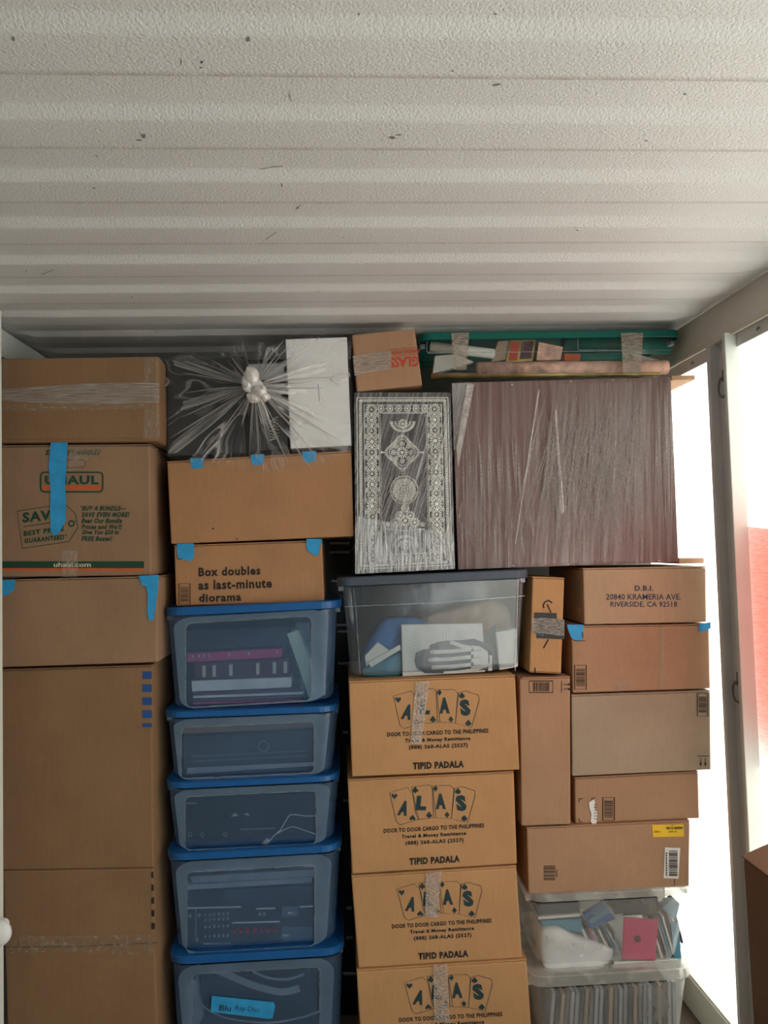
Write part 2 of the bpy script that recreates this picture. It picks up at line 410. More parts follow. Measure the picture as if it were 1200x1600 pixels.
def scuffs():
    marks = [(315, 97, 5, 4), (314, 106, 4, 2), (224, 213, 7, 5), (218, 219, 7, 2), (151, 244, 4, 1.2), (130, 276, 5, 1.5), (147, 294, 4, 2), (452, 150, 1, 4),
             (612, 215, 9, 3.5), (624, 211, 8, 1.5), (1070, 147, 3, 3), (707, 111, 3, 2.5), (620, 40, 2, 7), (774, 22, 4, 2.5), (561, 22, 3, 3), (51, 36, 3, 2),
             (898, 355, 9, 2), (902, 360, 4, 1.5), (675, 342, 5, 1.2), (21, 60, 4, 6), (388, 62, 5, 6), (283, 97, 1.5, 10), (775, 133, 12, 2), (760, 190, 6, 1.5),
             (440, 290, 1.5, 6), (445, 282, 1.2, 4), (465, 325, 4, 2), (498, 456, 2, 1.5), (500, 427, 2, 1.2), (470, 410, 2, 1), (41, 424, 2, 2), (206, 464, 1.5, 1.5), (1010, 220, 4, 1.5), (665, 285, 3, 1)]
    lines = [[(402, 380), (416, 374), (430, 364), (452, 351)], [(527, 345), (529, 370)], [(539, 345), (536, 372)], [(405, 265), (425, 261), (442, 260)],
             [(480, 348), (490, 346)], [(462, 328), (470, 320)], [(440, 278), (442, 299)], [(65, 429), (85, 421)], [(452, 146), (456, 160)], [(500, 318), (512, 312)]]
    v = []; f = []; rnd = random.Random(3)
    for x, y, rx, ry in marks:
        n = len(v); k = 9; tilt = rnd.uniform(-.5, .2)
        for i in range(k):
            a = 2*math.pi*i/k; r = rnd.uniform(.35, .8)
            dx, dy = rx*r*math.cos(a), ry*r*math.sin(a)
            v.append(on_ceiling(x+dx, y+dy+tilt*dx*.5))
        f.append(list(range(n, n+k)))
    for L in lines:
        for a, b in zip(L[:-1], L[1:]):
            n = len(v); d = (Vector(b)-Vector(a)).normalized(); nn = Vector((-d.y, d.x))*.45
            for p in (Vector(a)+nn, Vector(b)+nn*.7, Vector(b)-nn*.7, Vector(a)-nn): v.append(on_ceiling(p.x, p.y))
            f.append([n, n+1, n+2, n+3])
    o = mesh_obj('scuff_marks', v, f, simple('scuff', (.16, .15, .145), .9, var=.4, scale=150), ceiling)
    meta(o, 'dark scuffs and scratches on the ceiling liner', kind='stuff')
scuffs()

M['floor'] = simple('plywood_floor', (.10, .075, .055), .6, var=.2, stretch=(2, 20, 2))
meta(mesh_obj('floor', [(XL, YF, 0), (XR, YF, 0), (XR, YB, 0), (XL, YB, 0)], [(0, 1, 2, 3)], M['floor']), 'dark plywood container floor', kind='structure')
M['back'] = simple('back_wall_liner', (.12, .12, .115), .6)
meta(mesh_obj('wall_back', [(XL, YB, 0), (XR, YB, 0), (XR, YB, ZT), (XL, YB, ZT)], [(3, 2, 1, 0)], M['back']), 'shaded rear wall behind the stacks', kind='structure')
M['end'] = simple('light_block_dark', (.10, .09, .085), .7)
fw = meta(boxw(XL, 0.70, YF-.05, YF, 0, ZT, 'wall_light_block', M['end'], bevel=0), 'unseen dark end wall added behind the camera to shade the left stack', kind='structure')  # unseen wall with narrow doorway, added to keep light off the left boxes
boxw(0.70, XR, YF-.05, YF, 2.25, ZT, 'header_light_block', M['end'], fw, 0)
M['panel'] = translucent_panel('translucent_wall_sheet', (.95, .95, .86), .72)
M['panel_left'] = translucent_panel('darkened_wall_sheet', (.22, .21, .19), .03)  # pale left sheet coloured dark so less light bounces onto the boxes
wr = meta(mesh_obj('wall_right', [(XR, YF, 0), (XR, YB, 0), (XR, YB, ZT), (XR, YF, ZT)], [(0, 1, 2, 3)], M['panel']), 'glowing translucent white wall sheet lit by sun from outside', kind='structure')
wl = meta(mesh_obj('wall_left', [(XL, YF, 0), (XL, YB, 0), (XL, YB, ZT), (XL, YF, ZT)], [(3, 2, 1, 0)], M['panel_left']), 'left wall sheet, colour darkened to cut bounced light', kind='structure')
M['ground'] = simple('concrete_ground', (.42, .40, .37), .9, var=.1, scale=3)
meta(mesh_obj('ground', [(-30, -30, -.16), (30, -30, -.16), (30, 30, -.16), (-30, 30, -.16)], [(0, 1, 2, 3)], M['ground']), 'concrete ground outside the container', kind='structure')

# right wall frame: head beam, rail, flange, sill, post
def screw(x, y, z, parent, r=.006, name='screw', m=None, L=.006):
    bm = bmesh.new(); bmesh.ops.create_cone(bm, cap_ends=True, segments=12, radius1=r, radius2=r*.75, depth=L)
    bmesh.ops.transform(bm, matrix=Matrix.Translation((x, y, z)) @ Matrix.Rotation(-math.pi/2, 4, 'Y'), verts=bm.verts)
    return finish(bm, name, m or M['zinc'], parent)
tb = meta(boxw(1.200, XR-.001, YF, YB-.002, 2.288, ZT-.004, 'trim_1', M['trim'], bevel=.003), 'beige painted head beam along the right wall', kind='structure')
boxw(1.194, 1.2005, YF, YB-.01, 2.284, 2.298, 'rail_lip', M['cream'], tb, .002)
boxw(1.212, XR-.001, YF, YB-.01, 2.248, 2.287, 'flange', M['trim_side'], tb, .001)
for yy in (2.51, 2.10, 1.7, 1.2): screw(1.210, yy, 2.266, tb, .008)
sl = meta(boxw(1.205, XR-.001, YF, YB-.002, .002, .118, 'trim_2', M['cream'], bevel=.003), 'cream painted sill beam along the foot of the right wall', kind='structure')
boxw(1.209, XR-.001, YF, YB-.01, .119, .126, 'sill_lip', M['trim_side'], sl, .001)
for yy in (2.44, 2.0, 1.5): screw(1.203, yy, .065, sl, .008)
XPW = 1.210
def post(Y0, Y1, nm, label):
    p = meta(boxw(XPW, XR-.001, Y0+.02, Y1, .126, 2.284, nm, M['trim_side'], bevel=.002), label, kind='structure')
    boxw(W(1121, 900, 2.345).x, XPW+.004, Y1-.012, Y1+.006, .126, 2.280, 'far_flange', M['trim_side'], p, .002)
    boxw(W(1150, 900, 2.225).x, XR-.001, Y0, Y0+.018, .126, 2.292, 'near_flange', M['trim_light'], p, .003)
    screw(XPW-.004, Y1-.028, 2.262, p, .007, 'bolt', M['silver'], .014); screw(XPW-.004, Y1-.075, 2.262, p, .006, 'bolt', M['silver'], .014)
    return p
pr = post(2.225, 2.345, 'trim_3', 'grey steel channel post with tie rings on the right wall')
def tie_ring(z, y, parent):
    pl_ = boxw(XPW-.008, XPW-.001, y-.014, y+.014, z-.005, z+.032, 'ring_plate', M['zinc'], parent, .002)
    bm = bmesh.new()
    segs, rs = 24, 8; R0, r0 = .030, .0034; ring = []
    for i in range(segs):
        a = 2*math.pi*i/segs; c = []
        for j in range(rs):
            b = 2*math.pi*j/rs
            rr = R0+r0*math.cos(b)
            c.append(bm.verts.new((XPW-.014+r0*math.sin(b)-.012*math.cos(a)*0, y+rr*math.sin(a)*.85, z-.026+rr*math.cos(a))))
        ring.append(c)
    for i in range(segs):
        for j in range(rs):
            bm.faces.new((ring[i][j], ring[(i+1) % segs][j], ring[(i+1) % segs][(j+1) % rs], ring[i][(j+1) % rs]))
    finish(bm, 'tie_ring', M['zinc'], pl_, True)
    boxw(XPW-.020, XPW-.004, y-.010, y+.010, z-.004, z+.006, 'ring_clip', M['zinc'], pl_, .002)
for zz in (W(1146, 590, 2.27).z, W(1152, 1070, 2.27).z): tie_ring(zz, 2.290, pr)
# left frame
plft = meta(boxw(XL+.002, W(3, 1240, 2.26).x, 2.22, 2.27, .0, ZT-.02, 'trim_4', M['trim_light'], bevel=.004), 'pale painted post at the left edge', kind='structure')
def knob():
    c = W(-2, 1458, 2.19); bm = bmesh.new()
    bmesh.ops.create_uvsphere(bm, u_segments=20, v_segments=12, radius=.034)
    for v in bm.verts: v.co = Vector((v.co.x, v.co.y*.6, v.co.z*1.05))+c
    o = finish(bm, 'strap_knob', M['white'], plft, True)
    bm = bmesh.new(); bmesh.ops.create_cone(bm, cap_ends=True, segments=16, radius1=.016, radius2=.014, depth=.05)
    bmesh.ops.transform(bm, matrix=Matrix.Translation(c+Vector((-.01, .03, 0))) @ Matrix.Rotation(math.pi/2, 4, 'X'), verts=bm.verts)
    finish(bm, 'knob_stem', M['white'], plft)
knob()
meta(boxw(XL+.002, XL+.035, YF, YB-.01, 2.31, ZT-.01, 'trim_5', M['trim_light'], bevel=.004), 'pale head beam along the left wall', kind='structure')
# translucent red sheet added outside, tinting the wall light for an unidentified red object
def red_tint_sheet():
    m, nt, out = mat('red_tint_material')
    tl = N(nt, 'ShaderNodeBsdfTranslucent'); tl.inputs[0].default_value = (.62, .11, .08, 1)
    di = N(nt, 'ShaderNodeBsdfDiffuse'); di.inputs[0].default_value = (.7, .05, .03, 1)
    mx = N(nt, 'ShaderNodeMixShader', _Fac=.75); nt.links.new(di.outputs[0], mx.inputs[1]); nt.links.new(tl.outputs[0], mx.inputs[2]); nt.links.new(mx.outputs[0], out.inputs[0])
    v = []; f = []; n = 16
    for i in range(n+1):
        for j in range(n+1):
            y = 1.55+(2.30-1.55)*i/n; z = 1.08+.70*j/n
            v.append((XR+.085+.006*math.sin(i*.9+j*.2), y, z))
    for i in range(n):
        for j in range(n):
            a = i*(n+1)+j; f.append((a, a+1, a+n+2, a+n+1))
    o = mesh_obj('red_tint_sheet', v, f, m); meta(o, 'added red sheet outside, tinting light for a red shape blurred through the wall', 'cloth')
red_tint_sheet()

# ------------------------------------------------------------------ column one (far left)
YA = 2.36
Q = [(-8, 560), (248, 556), (249, 690), (-6, 692)]
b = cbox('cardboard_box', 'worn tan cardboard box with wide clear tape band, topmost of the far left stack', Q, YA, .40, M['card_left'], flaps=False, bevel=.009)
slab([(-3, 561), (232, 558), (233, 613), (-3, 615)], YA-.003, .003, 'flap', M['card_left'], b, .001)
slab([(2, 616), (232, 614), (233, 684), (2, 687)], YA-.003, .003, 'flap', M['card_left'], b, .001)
strip([(-6, 608), (60, 604), (120, 600), (180, 598), (249, 598)], [(-6, 626), (60, 630), (120, 631), (180, 631), (249, 629)], YA-.004, 'tape_band', M['clear_tape'], b, wob=.001)
strip([(-6, 562), (12, 562)], [(-6, 608), (12, 606)], YA-.003, 'tape_patch', M['film_haze'], b)
strip([(226, 560), (248, 560)], [(224, 597), (248, 597)], YA-.003, 'tape_patch', M['film_haze'], b)
strip([(225, 640), (249, 640)], [(223, 684), (249, 685)], YA-.003, 'tape_patch', M['film_haze'], b)
strip([(-6, 632), (120, 632), (249, 631)], [(-6, 642), (120, 641), (249, 639)], YA-.003, 'tape_patch', M['film_haze'], b)

Q = [(-6, 696), (234, 694), (236, 899), (-6, 902)]
b = cbox('moving_box', 'printed moving box with price tag graphic and long blue tape strip', Q, YA+.01, .41, M['card_a'], flaps=True)
Yp = YA+.01
text('EXTRA LIFT HANDLES', 72, 703, 156, 711, Yp, M['ink_green'], b, shear=.3, bold=.045)
p = Print(Yp)
p.line([(104, 719), (128, 718), (133, 721), (134, 726), (131, 730), (104, 731)], .9)
p.build('handle_outline', M['ink_black'], b)
text('UHAUL', 70, 743, 154, 757, Yp, M['ink_green'], b, bold=.04)
p = Print(Yp, .001)
def rr(x0, y0, x1, y1, r, n=5):
    pts = []
    for cx, cy, a0 in ((x1-r, y0+r, -90), (x1-r, y1-r, 0), (x0+r, y1-r, 90), (x0+r, y0+r, 180)):
        for i in range(n+1):
            a = math.radians(a0+90*i/n); pts.append((cx+r*math.cos(a), cy+r*math.sin(a)))
    return pts
p.line(rr(63.5, 738, 160.5, 768.5, 6), 2.4, True); p.build('logo_frame', M['ink_green'], b)
p = Print(Yp); p.rect(67, 759, 157, 765); p.rect(0, 888, 225, 891.5); p.build('orange_bar', M['ink_orange'], b)
p = Print(Yp); p.line([(27, 799), (101, 787), (118, 803), (122, 824), (108, 846), (35, 857)], 1.2, True)
p.ring(111.5, 818, 4.2, 2.4, 14); p.line([(114, 816), (120, 813)], .9); p.line([(36, 823), (78, 817)], 1.2)
p.rect(2, 877, 225, 887.5); p.build('tag_graphic', M['ink_green'], b)
text('SAVE', 35, 801, 92, 817, Yp, M['ink_green'], b, slope=-.10, bold=.04)
text('BEST PRICE', 37, 830, 100, 838, Yp, M['ink_green'], b, slope=-.13, bold=.04)
text("GUARANTEED*", 38, 841, 105, 849, Yp, M['ink_green'], b, slope=-.10, bold=.04)
for s_, x1, y in (('*BUY A BUNDLE\u2014', 197, 790), ('SAVE EVEN MORE!', 202, 800), ('Beat Our Bundle', 191, 809.5), ("Prices and We'll", 190, 819), ('Give You $20 in', 186, 828), ('FREE Boxes!', 175, 837.5)):
    text(s_, 125 if s_[0] == '*' else 128, y, x1, y+8, Yp, M['ink_green'], b, shear=.25, bold=.04)
text('uhaul.com', 84, 878.5, 142, 886, Yp, M['ink_cream'], b, bold=.02, th=.002)
strip([(79, 690), (106, 690)], [(81, 700), (105, 700)], Yp-.002, 'tape_corner', M['blue_tape'], b)
p = Print(Yp, .003); p.poly([(79, 692), (106, 692), (103.5, 730), (102, 760), (103, 790), (102, 815), (92, 833), (84, 838), (79, 830), (78, 800), (79, 770), (76, 730)]); p.build('painters_tape', M['blue_tape'], b)
strip([(97, 860), (122, 860)], [(96, 902), (121, 902)], Yp-.002, 'clear_tape', M['film_haze'], b)
strip([(107, 697), (170, 697)], [(107, 737), (120, 735)], Yp-.002, 'clear_tape', M['film_haze'], b)

Q = [(-6, 906), (246, 900), (246, 1035), (-6, 1043)]
b = cbox('cardboard_box', 'plain tan box with blue tape on both top corners, under the printed moving box', Q, YA, .42, M['card_a'], flaps=True)
p = Print(YA, .002); p.poly([(-6, 907), (23, 906), (24, 913), (22, 921), (14, 928), (3, 932), (-6, 932)])
p.build('painters_tape', M['blue_tape'], b)
p = Print(YA, .003); p.poly([(216, 900), (248, 898), (247, 920), (243, 950), (240, 968), (232, 970), (230, 955), (231, 930), (228, 916), (221, 914), (219, 906)])
p.build('painters_tape', M['blue_tape'], b)

Q = [(0, 1046), (237, 1039), (240, 1356), (3, 1360)]
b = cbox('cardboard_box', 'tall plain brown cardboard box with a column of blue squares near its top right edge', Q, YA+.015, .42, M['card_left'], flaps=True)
for k in range(5):
    p = Print(YA+.015); p.rect(222.5, 1049+k*20.3, 237.2+k*.2, (1061 if k < 4 else 1055)+k*20.3); p.build('blue_square', M['sq_blue'], b)
Q = [(4, 1361), (239, 1357), (249, 1690), (16, 1697)]
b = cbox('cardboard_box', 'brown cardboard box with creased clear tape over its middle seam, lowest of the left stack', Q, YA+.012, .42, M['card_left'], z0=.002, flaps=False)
p = Print(YA+.012, .0012); p.line([(8, 1480), (120, 1479), (246, 1473)], 1.2); p.build('flap_seam', M['ink_black'], b)
strip([(8, 1458), (60, 1463), (120, 1462), (180, 1461), (243, 1460)], [(9, 1489), (60, 1488), (120, 1487), (180, 1492), (244, 1493)], YA+.010, 'tape_band', M['film_haze'], b, wob=.002)
for k in range(5):
    p = Print(YA+.012, .0012); p.rect(236.5, 1362+k*20, 239.6+k*.6, 1372+k*20); p.build('black_square', M['ink_black'], b)

# ------------------------------------------------------------------ column two
YBc = 2.43
b = cbox('cardboard_box', 'plain orange-brown cardboard box under the knotted plastic bag', [(261, 721), (549, 704), (553, 838), (267, 850)], YBc, .42, M['card_b'], flaps=True)
for x in (308, 402, 483):
    p = Print(YBc, .002); yy = 719-(x-261)*.06; p.poly([(x-11, yy), (x+11, yy-1), (x+10, yy+14), (x-3, yy+17), (x-9, yy+14)])
    p.build('painters_tape', M['blue_tape'], b)
p = Print(YBc); p.disc(333, 826, 1.6); p.disc(370, 842, 1.2); p.build('ink_spot', M['ink_black'], b)
b = cbox('cardboard_box', 'tan cardboard box printed with a sentence about a last-minute diorama', [(272, 852), (503, 844), (507, 939), (275, 947)], YBc+.01, .36, M['card_b'], flaps=True)
Yp = YBc+.01
text('Box doubles', 310, 887, 407, 901, Yp, M['ink_black'], b, slope=-.03, bold=.035)
text('as last-minute', 310, 907, 425, 922, Yp, M['ink_black'], b, slope=-.03, bold=.035)
text('diorama', 311, 928, 377, 941, Yp, M['ink_black'], b, slope=-.03, bold=.035)
barcode(279.5, 912, 297, 944, Yp, b, True, seed=4)
p = Print(Yp, .003); p.poly([(276, 850), (303, 849), (303, 870), (299, 877), (290, 875), (278, 873)]); p.build('painters_tape', M['blue_tape'], b)
p = Print(Yp, .003); p.poly([(479, 842), (503, 842), (500, 858), (497, 869), (490, 867), (481, 861), (478, 852)])
p.build('painters_tape', M['blue_tape'], b)
p = Print(Yp, .004); p.line([(277, 873.5), (285, 873)], .9); p.build('tick_mark', M['ink_black'], b)

def rrect(w_, d_, r, n=6):
    pts = []
    for cx, cy, a0 in ((w_/2-r, d_-r, 0), (-w_/2+r, d_-r, 90), (-w_/2+r, r, 180), (w_/2-r, r, 270)):
        for i in range(n+1):
            a = math.radians(a0+90*i/n); pts.append((cx+r*math.cos(a), cy+r*math.sin(a)))
    return pts
def loft(levels, name, material, parent, frame, cap_top=False, cap_bot=True, smooth=True):
    """levels: (v, width, depth, radius, dy). frame(v)->(centre Vector, slope)"""
    bm = bmesh.new(); rings = []
    for z, wd, dp, r, dy, cx, sl_ in levels:
        rings.append([bm.verts.new((cx+x, frame+dy+y, z+x*sl_)) for x, y in rrect(wd, dp, r)])
    for a, b_ in zip(rings[:-1], rings[1:]):
        n = len(a)
        for i in range(n): bm.faces.new((a[i], a[(i+1) % n], b_[(i+1) % n], b_[i]))
    if cap_bot: bm.faces.new(rings[0][::-1])
    if cap_top: bm.faces.new(rings[-1])
    o = finish(bm, name, material, parent, False)
    return o
def tub(name, label, lid, body, Y, D, mats, window=None, group=None, z0=None, lid_name='lid', latch=True, lipr=.05, ledge=None, cat='tub'):
    """lid: TL,TR,BR,BL px of the lid front; body: TL,TR,BR,BL px"""
    L = quad_px(lid, Y); B = quad_px(body, Y+.012)
    if z0 is not None: B[2].z = z0; B[3].z = z0
    else: B[2].z += .005; B[3].z += .005
    cxl = (L[0].x+L[1].x)/2; wl_ = L[1].x-L[0].x; sl_ = ((L[1].z-L[0].z)+(L[2].z-L[3].z))/2/wl_
    zt = (L[0].z+L[1].z)/2; zb = (L[2].z+L[3].z)/2
    cb0 = (B[2].x+B[3].x)/2; wb0 = B[2].x-B[3].x; zb0 = (B[2].z+B[3].z)/2
    cb1 = (B[0].x+B[1].x)/2; wb1 = B[1].x-B[0].x; zb1 = (B[0].z+B[1].z)/2
    slb = (B[2].z-B[3].z)/wb0
    r = root(name, (cb0, Y+D/2, zb0-abs(slb)*wb0/2), label, cat, group)
    dpb = D-.03
    dd = (wb1-wb0)/2*.8
    body_o = loft([(zb0, wb0-.02, dpb-2*dd-.02, lipr*.8, .012+dd+.01, cb0, slb), (zb0+.012, wb0, dpb-2*dd, lipr, .012+dd, cb0, slb),
          (zb1, wb1, dpb, lipr, .012, cb1, sl_)], 'body', mats[0], r, Y)
    lid_o = loft([(zb, wl_-.004, D-.004, lipr+.01, .002, cxl, sl_), (zb+.002, wl_, D, lipr+.01, 0, cxl, sl_), (zt-.003, wl_, D, lipr+.01, 0, cxl, sl_), (zt-.0005, wl_-.008, D-.008, lipr+.006, .004, cxl, sl_)],
         lid_name, mats[1], r, Y, cap_top=True, cap_bot=False)
    if latch:
        for s_ in (-1, 1):
            x = cxl+s_*(wl_/2-.012); z = zb+s_*(wl_/2)*sl_
            boxw(x-.008, x+.008, Y+.05, Y+.075, z-.016, z-.001, 'rim_tab', mats[2], lid_o, .002)
    # front relief and frosted surround
    g = uvmap([(p_[0], p_[1]) for p_ in body])
    if window:
        x0, y0, x1, y1, rad = window
        yf = [Y+.012]
        def front_y(py):
            t = (py-(body[0][1]+body[1][1])/2)/max(1, ((body[2][1]+body[3][1])/2-(body[0][1]+body[1][1])/2)); return Y+.012+dd*t-.003
        sk = (body[1][1]-body[0][1])/(body[1][0]-body[0][0])
        inn = [(x, y+(x-(x0+x1)/2)*sk) for x, y in rr(x0, y0, x1, y1, rad, 5)]
        k = len(inn)
        ox0, ox1 = body[3][0]+14, body[2][0]-14
        tl_, tr_ = body[0][0]+12, body[1][0]-12
        oy0, oy1 = (body[0][1]+body[1][1])/2+1, (body[2][1]+body[3][1])/2-2
        out = []
        for (x, y) in rr(0, 0, 1, 1, .12, 5):
            yy = oy0+(oy1-oy0)*y; a = tl_+(ox0-tl_)*y; c = tr_+(ox1-tr_)*y; xx = a+(c-a)*x
            out.append((xx, yy+(xx-(x0+x1)/2)*sk))
        v = [W(x, y, front_y(y)) for x, y in inn]+[W(x, y, front_y(y)) for x, y in out]
        f = [(i, (i+1) % k, k+(i+1) % k, k+i) for i in range(k)]
        mesh_obj('frosted_surround', v, f, mats[3], r)
        pr_ = Print(Y, 0); v = []; f = []
        for i in range(k):
            a, c = Vector(inn[i-1]), Vector(inn[(i+1) % k]); t = (c-a).normalized(); nn = Vector((-t.y, t.x))*1.0; p0 = Vector(inn[i])
            v += [W(*(p0+nn), front_y(p0.y)-.002), W(*(p0-nn), front_y(p0.y)-.002)]
        f = [(2*i, 2*((i+1) % k), 2*((i+1) % k)+1, 2*i+1) for i in range(k)]
        mesh_obj('window_rim', v, f, mats[2], body_o)
    return r
BM = (M['bin_blue'], M['lid_blue'], M['bin_rim'], M['bin_frost'])
YT = 2.40
g1 = 'blue-lidded storage tubs in the second stack'
tub('storage_tub', 'blue-lidded tub showing a pink-spined book, topmost of the blue-lidded stack', [(253, 949), (533, 939), (533, 949), (253, 965)], [(258, 966), (526, 950), (521, 1096), (268, 1112)], YT, .42, BM, (290, 968, 487, 1100, 10), g1)
tub('storage_tub', 'shallow blue-lidded tub holding a dark player with a silver strip, second from the top', [(252, 1112), (530, 1103), (530, 1112), (253, 1124)], [(258, 1125), (528, 1113), (520, 1212), (266, 1223)], YT, .42, BM, (283, 1132, 491, 1212, 8), g1)
tub('storage_tub', 'blue-lidded tub with a tangled white cable against dark gear, middle of its stack', [(254, 1224), (531, 1211), (531, 1221), (254, 1234)], [(259, 1235), (529, 1222), (522, 1319), (268, 1333)], YT, .42, BM, (289, 1240, 494, 1324, 9), g1)
tub('storage_tub', 'blue-lidded tub holding an amplifier with rows of sockets', [(256, 1335), (534, 1320), (534, 1331), (257, 1347)], [(261, 1348), (531, 1332), (524, 1477), (272, 1493)], YT, .42, BM, (292, 1357, 492, 1484, 8), g1)
tub('storage_tub', 'blue-lidded tub with a handwritten blue tape label, lowest of its stack', [(260, 1497), (538, 1481), (537, 1493), (261, 1509)], [(265, 1510), (535, 1494), (528, 1690), (278, 1700)], YT, .42, BM, (300, 1516, 500, 1680, 10), g1, z0=.002)
# contents, tub one
Yc = YT+.06
def item(name, label, q, dy, depth, m, cat, group=None, bevel=.002):
    o = slab(q, Yc+dy, depth, name, m, None, bevel)
    return meta(o, label, cat, group)
o = item('book', 'thick book with a bright pink spine in the top blue-lidded tub', [(292, 1021), (440, 1013), (440, 1027), (293, 1035)], 0, .2, M['pink'], 'book')
p = Print(Yc, .001)
for x in (300, 310, 318, 326, 357, 388, 432): p.rect(x, 1023-(x-300)*.05, x+2.2, 1028-(x-300)*.05)
p.build('spine_lettering', M['ink_cream'], o)
o = item('book', 'thick maroon book with six pale spine bars', [(302, 1037), (452, 1028), (452, 1058), (303, 1062)], .004, .2, M['maroon'], 'book')
for x in (316, 332, 358, 400, 426, 443):
    p = Print(Yc+.004, .001); p.rect(x, 1040-(x-316)*.05, x+5.5, 1058-(x-316)*.05); p.build('spine_bar', M['ink_cream'], o)
item('book', 'thick white book lying below the maroon book', [(299, 1064), (455, 1058), (455, 1074), (300, 1081)], 0, .2, M['paper'], 'book')
for k, (c, nm) in enumerate((('maroon', 'dark red'), ('paper', 'white'), ('maroon', 'maroon'), ('pink', 'pink-edged'))):
    y = 1082+k*5.2
    item('magazine', ['thin dark red volume directly under the thick white book', 'thin white volume second under the thick white book', 'thin maroon volume third under the thick white book', 'thin pink-edged volume at the bottom of the tub'][k],
         [(301, y), (474, y-6), (474, y-2.2), (302, y+4.2)], .0, .2, M[c], 'book')
item('box', 'black box behind the books under the tub lid', [(288, 985), (455, 978), (455, 1009), (288, 1016)], .01, .2, M['dark_device'], 'box')
o = item('foam_strip', 'pale green foam strip leaning at the right of the top blue-lidded tub', [(448, 990), (466, 984), (502, 1086), (484, 1093)], -.004, .1, M['pale_green'], 'foam')
o = item('plastic_sleeve', 'clear plastic sleeve crumpled beside the pink book', [(462, 975), (484, 974), (487, 1078), (470, 1080)], .004, .05, M['case'], 'sleeve')
# tub two
item('box', 'thin cardboard carton on top of the dark player', [(281, 1132), (492, 1120), (492, 1137), (282, 1147)], 0, .25, M['card_a'], 'box')
o = item('disc_player', 'dark flat disc player with a silver strip along its foot', [(285, 1150), (492, 1141), (492, 1190), (288, 1201)], .0, .25, M['dark_device'], 'player')
slab([(292, 1200), (490, 1191), (490, 1197), (292, 1210)], Yc-.002, .02, 'silver_strip', M['silver'], o)
p = Print(Yc, .001); p.ring(412, 1166, 8, .8); p.line([(300, 1182), (480, 1173)], .6); p.line([(300, 1190), (480, 1181)], .6); p.build('front_marks', M['grey'], o)
# tub three
o = item('video_recorder', 'black recorder with small front lettering and white cables over it', [(286, 1247), (494, 1238), (494, 1301), (288, 1311)], .004, .25, M['black'], 'recorder')
p = Print(Yc+.004, .001); p.rect(290, 1254, 308, 1256); p.build('gold_lettering', M['gold'], o)
p = Print(Yc+.004, .001); 
for x in (297, 316, 352): p.ring(x, 1304, 3, .8, 10)
p.line([(375, 1296), (430, 1294)], 1); p.poly([(360, 1276), (368, 1270), (373, 1275)]); p.poly([(380, 1272), (387, 1270), (391, 1276)]); p.line([(300, 1322), (350, 1318), (400, 1322), (490, 1314)], 2.2)
p.build('front_marks', M['grey'], o)
def tube(pts, rad, name, material, parent=None, n=8):
    bm = bmesh.new(); rings = []
    P = [Vector(p) for p in pts]
    # catmull
    Q_ = []
    for i in range(len(P)-1):
        p0, p1, p2, p3 = P[max(i-1, 0)], P[i], P[i+1], P[min(i+2, len(P)-1)]
        for k in range(5):
            t = k/5; Q_.append(.5*((2*p1)+(-p0+p2)*t+(2*p0-5*p1+4*p2-p3)*t*t+(-p0+3*p1-3*p2+p3)*t**3))
    Q_.append(P[-1])
    for i, q in enumerate(Q_):
        t = (Q_[min(i+1, len(Q_)-1)]-Q_[max(i-1, 0)]).normalized()
        a = t.cross(Vector((0, 1, .01))); a = a.normalized() if a.length > 1e-4 else Vector((1, 0, 0)); b_ = t.cross(a)
        rings.append([bm.verts.new(q+(a*math.cos(2*math.pi*j/n)+b_*math.sin(2*math.pi*j/n))*rad) for j in range(n)])
    for a, b_ in zip(rings[:-1], rings[1:]):
        for j in range(n): bm.faces.new((a[j], a[(j+1) % n], b_[(j+1) % n], b_[j]))
    bm.faces.new(rings[0][::-1]); bm.faces.new(rings[-1])
    return finish(bm, name, material, parent, True)
c = tube([W(x, y, Yc-.012) for x, y in ((505, 1274), (480, 1275), (455, 1273), (447, 1282), (438, 1297), (428, 1306), (418, 1318))], .0016, 'cable', M['cable'])
meta(c, 'thin white cable looping down to a small plug in the middle tub', 'cable')
slab([(409, 1318), (417, 1311), (421, 1315), (413, 1324)], Yc-.018, .012, 'plug', M['ink_cream'], c, .001)
c = tube([W(x, y, Yc-.010) for x, y in ((434, 1302), (445, 1296), (458, 1292), (475, 1297), (500, 1306))], .0013, 'cable', M['cable'])
meta(c, 'second thin white cable curving low across the middle tub', 'cable')
# tub four
o = item('printer', 'grey machine with slanted paper tray at the top of the fourth tub', [(293, 1360), (492, 1345), (492, 1354), (298, 1364)], 0, .25, M['grey'], 'machine')
slab([(297, 1370), (492, 1358), (492, 1371), (300, 1380)], Yc+.002, .2, 'paper_tray', M['silver'], o)
slab([(291, 1383), (488, 1371), (488, 1379), (292, 1391)], Yc-.003, .2, 'front_lip', M['grey'], o)
p = Print(Yc-.0, .002); p.rect(395, 1352, 429, 1358); 
for x in (437, 444, 451): p.disc(x, 1351, 2)
p.build('button', M['ink_black'], o)
p = Print(Yc, .003); p.rect(350, 1351, 380, 1353.5); p.rect(402, 1349, 428, 1351); p.rect(474, 1351, 490, 1356); p.build('print', M['paper'], o)
o = item('amplifier', 'dark amplifier back panel with rows of round sockets and red terminals', [(290, 1393), (492, 1384), (494, 1466), (294, 1476)], .003, .25, M['dark_device'], 'amplifier')
Yr = Yc+.003
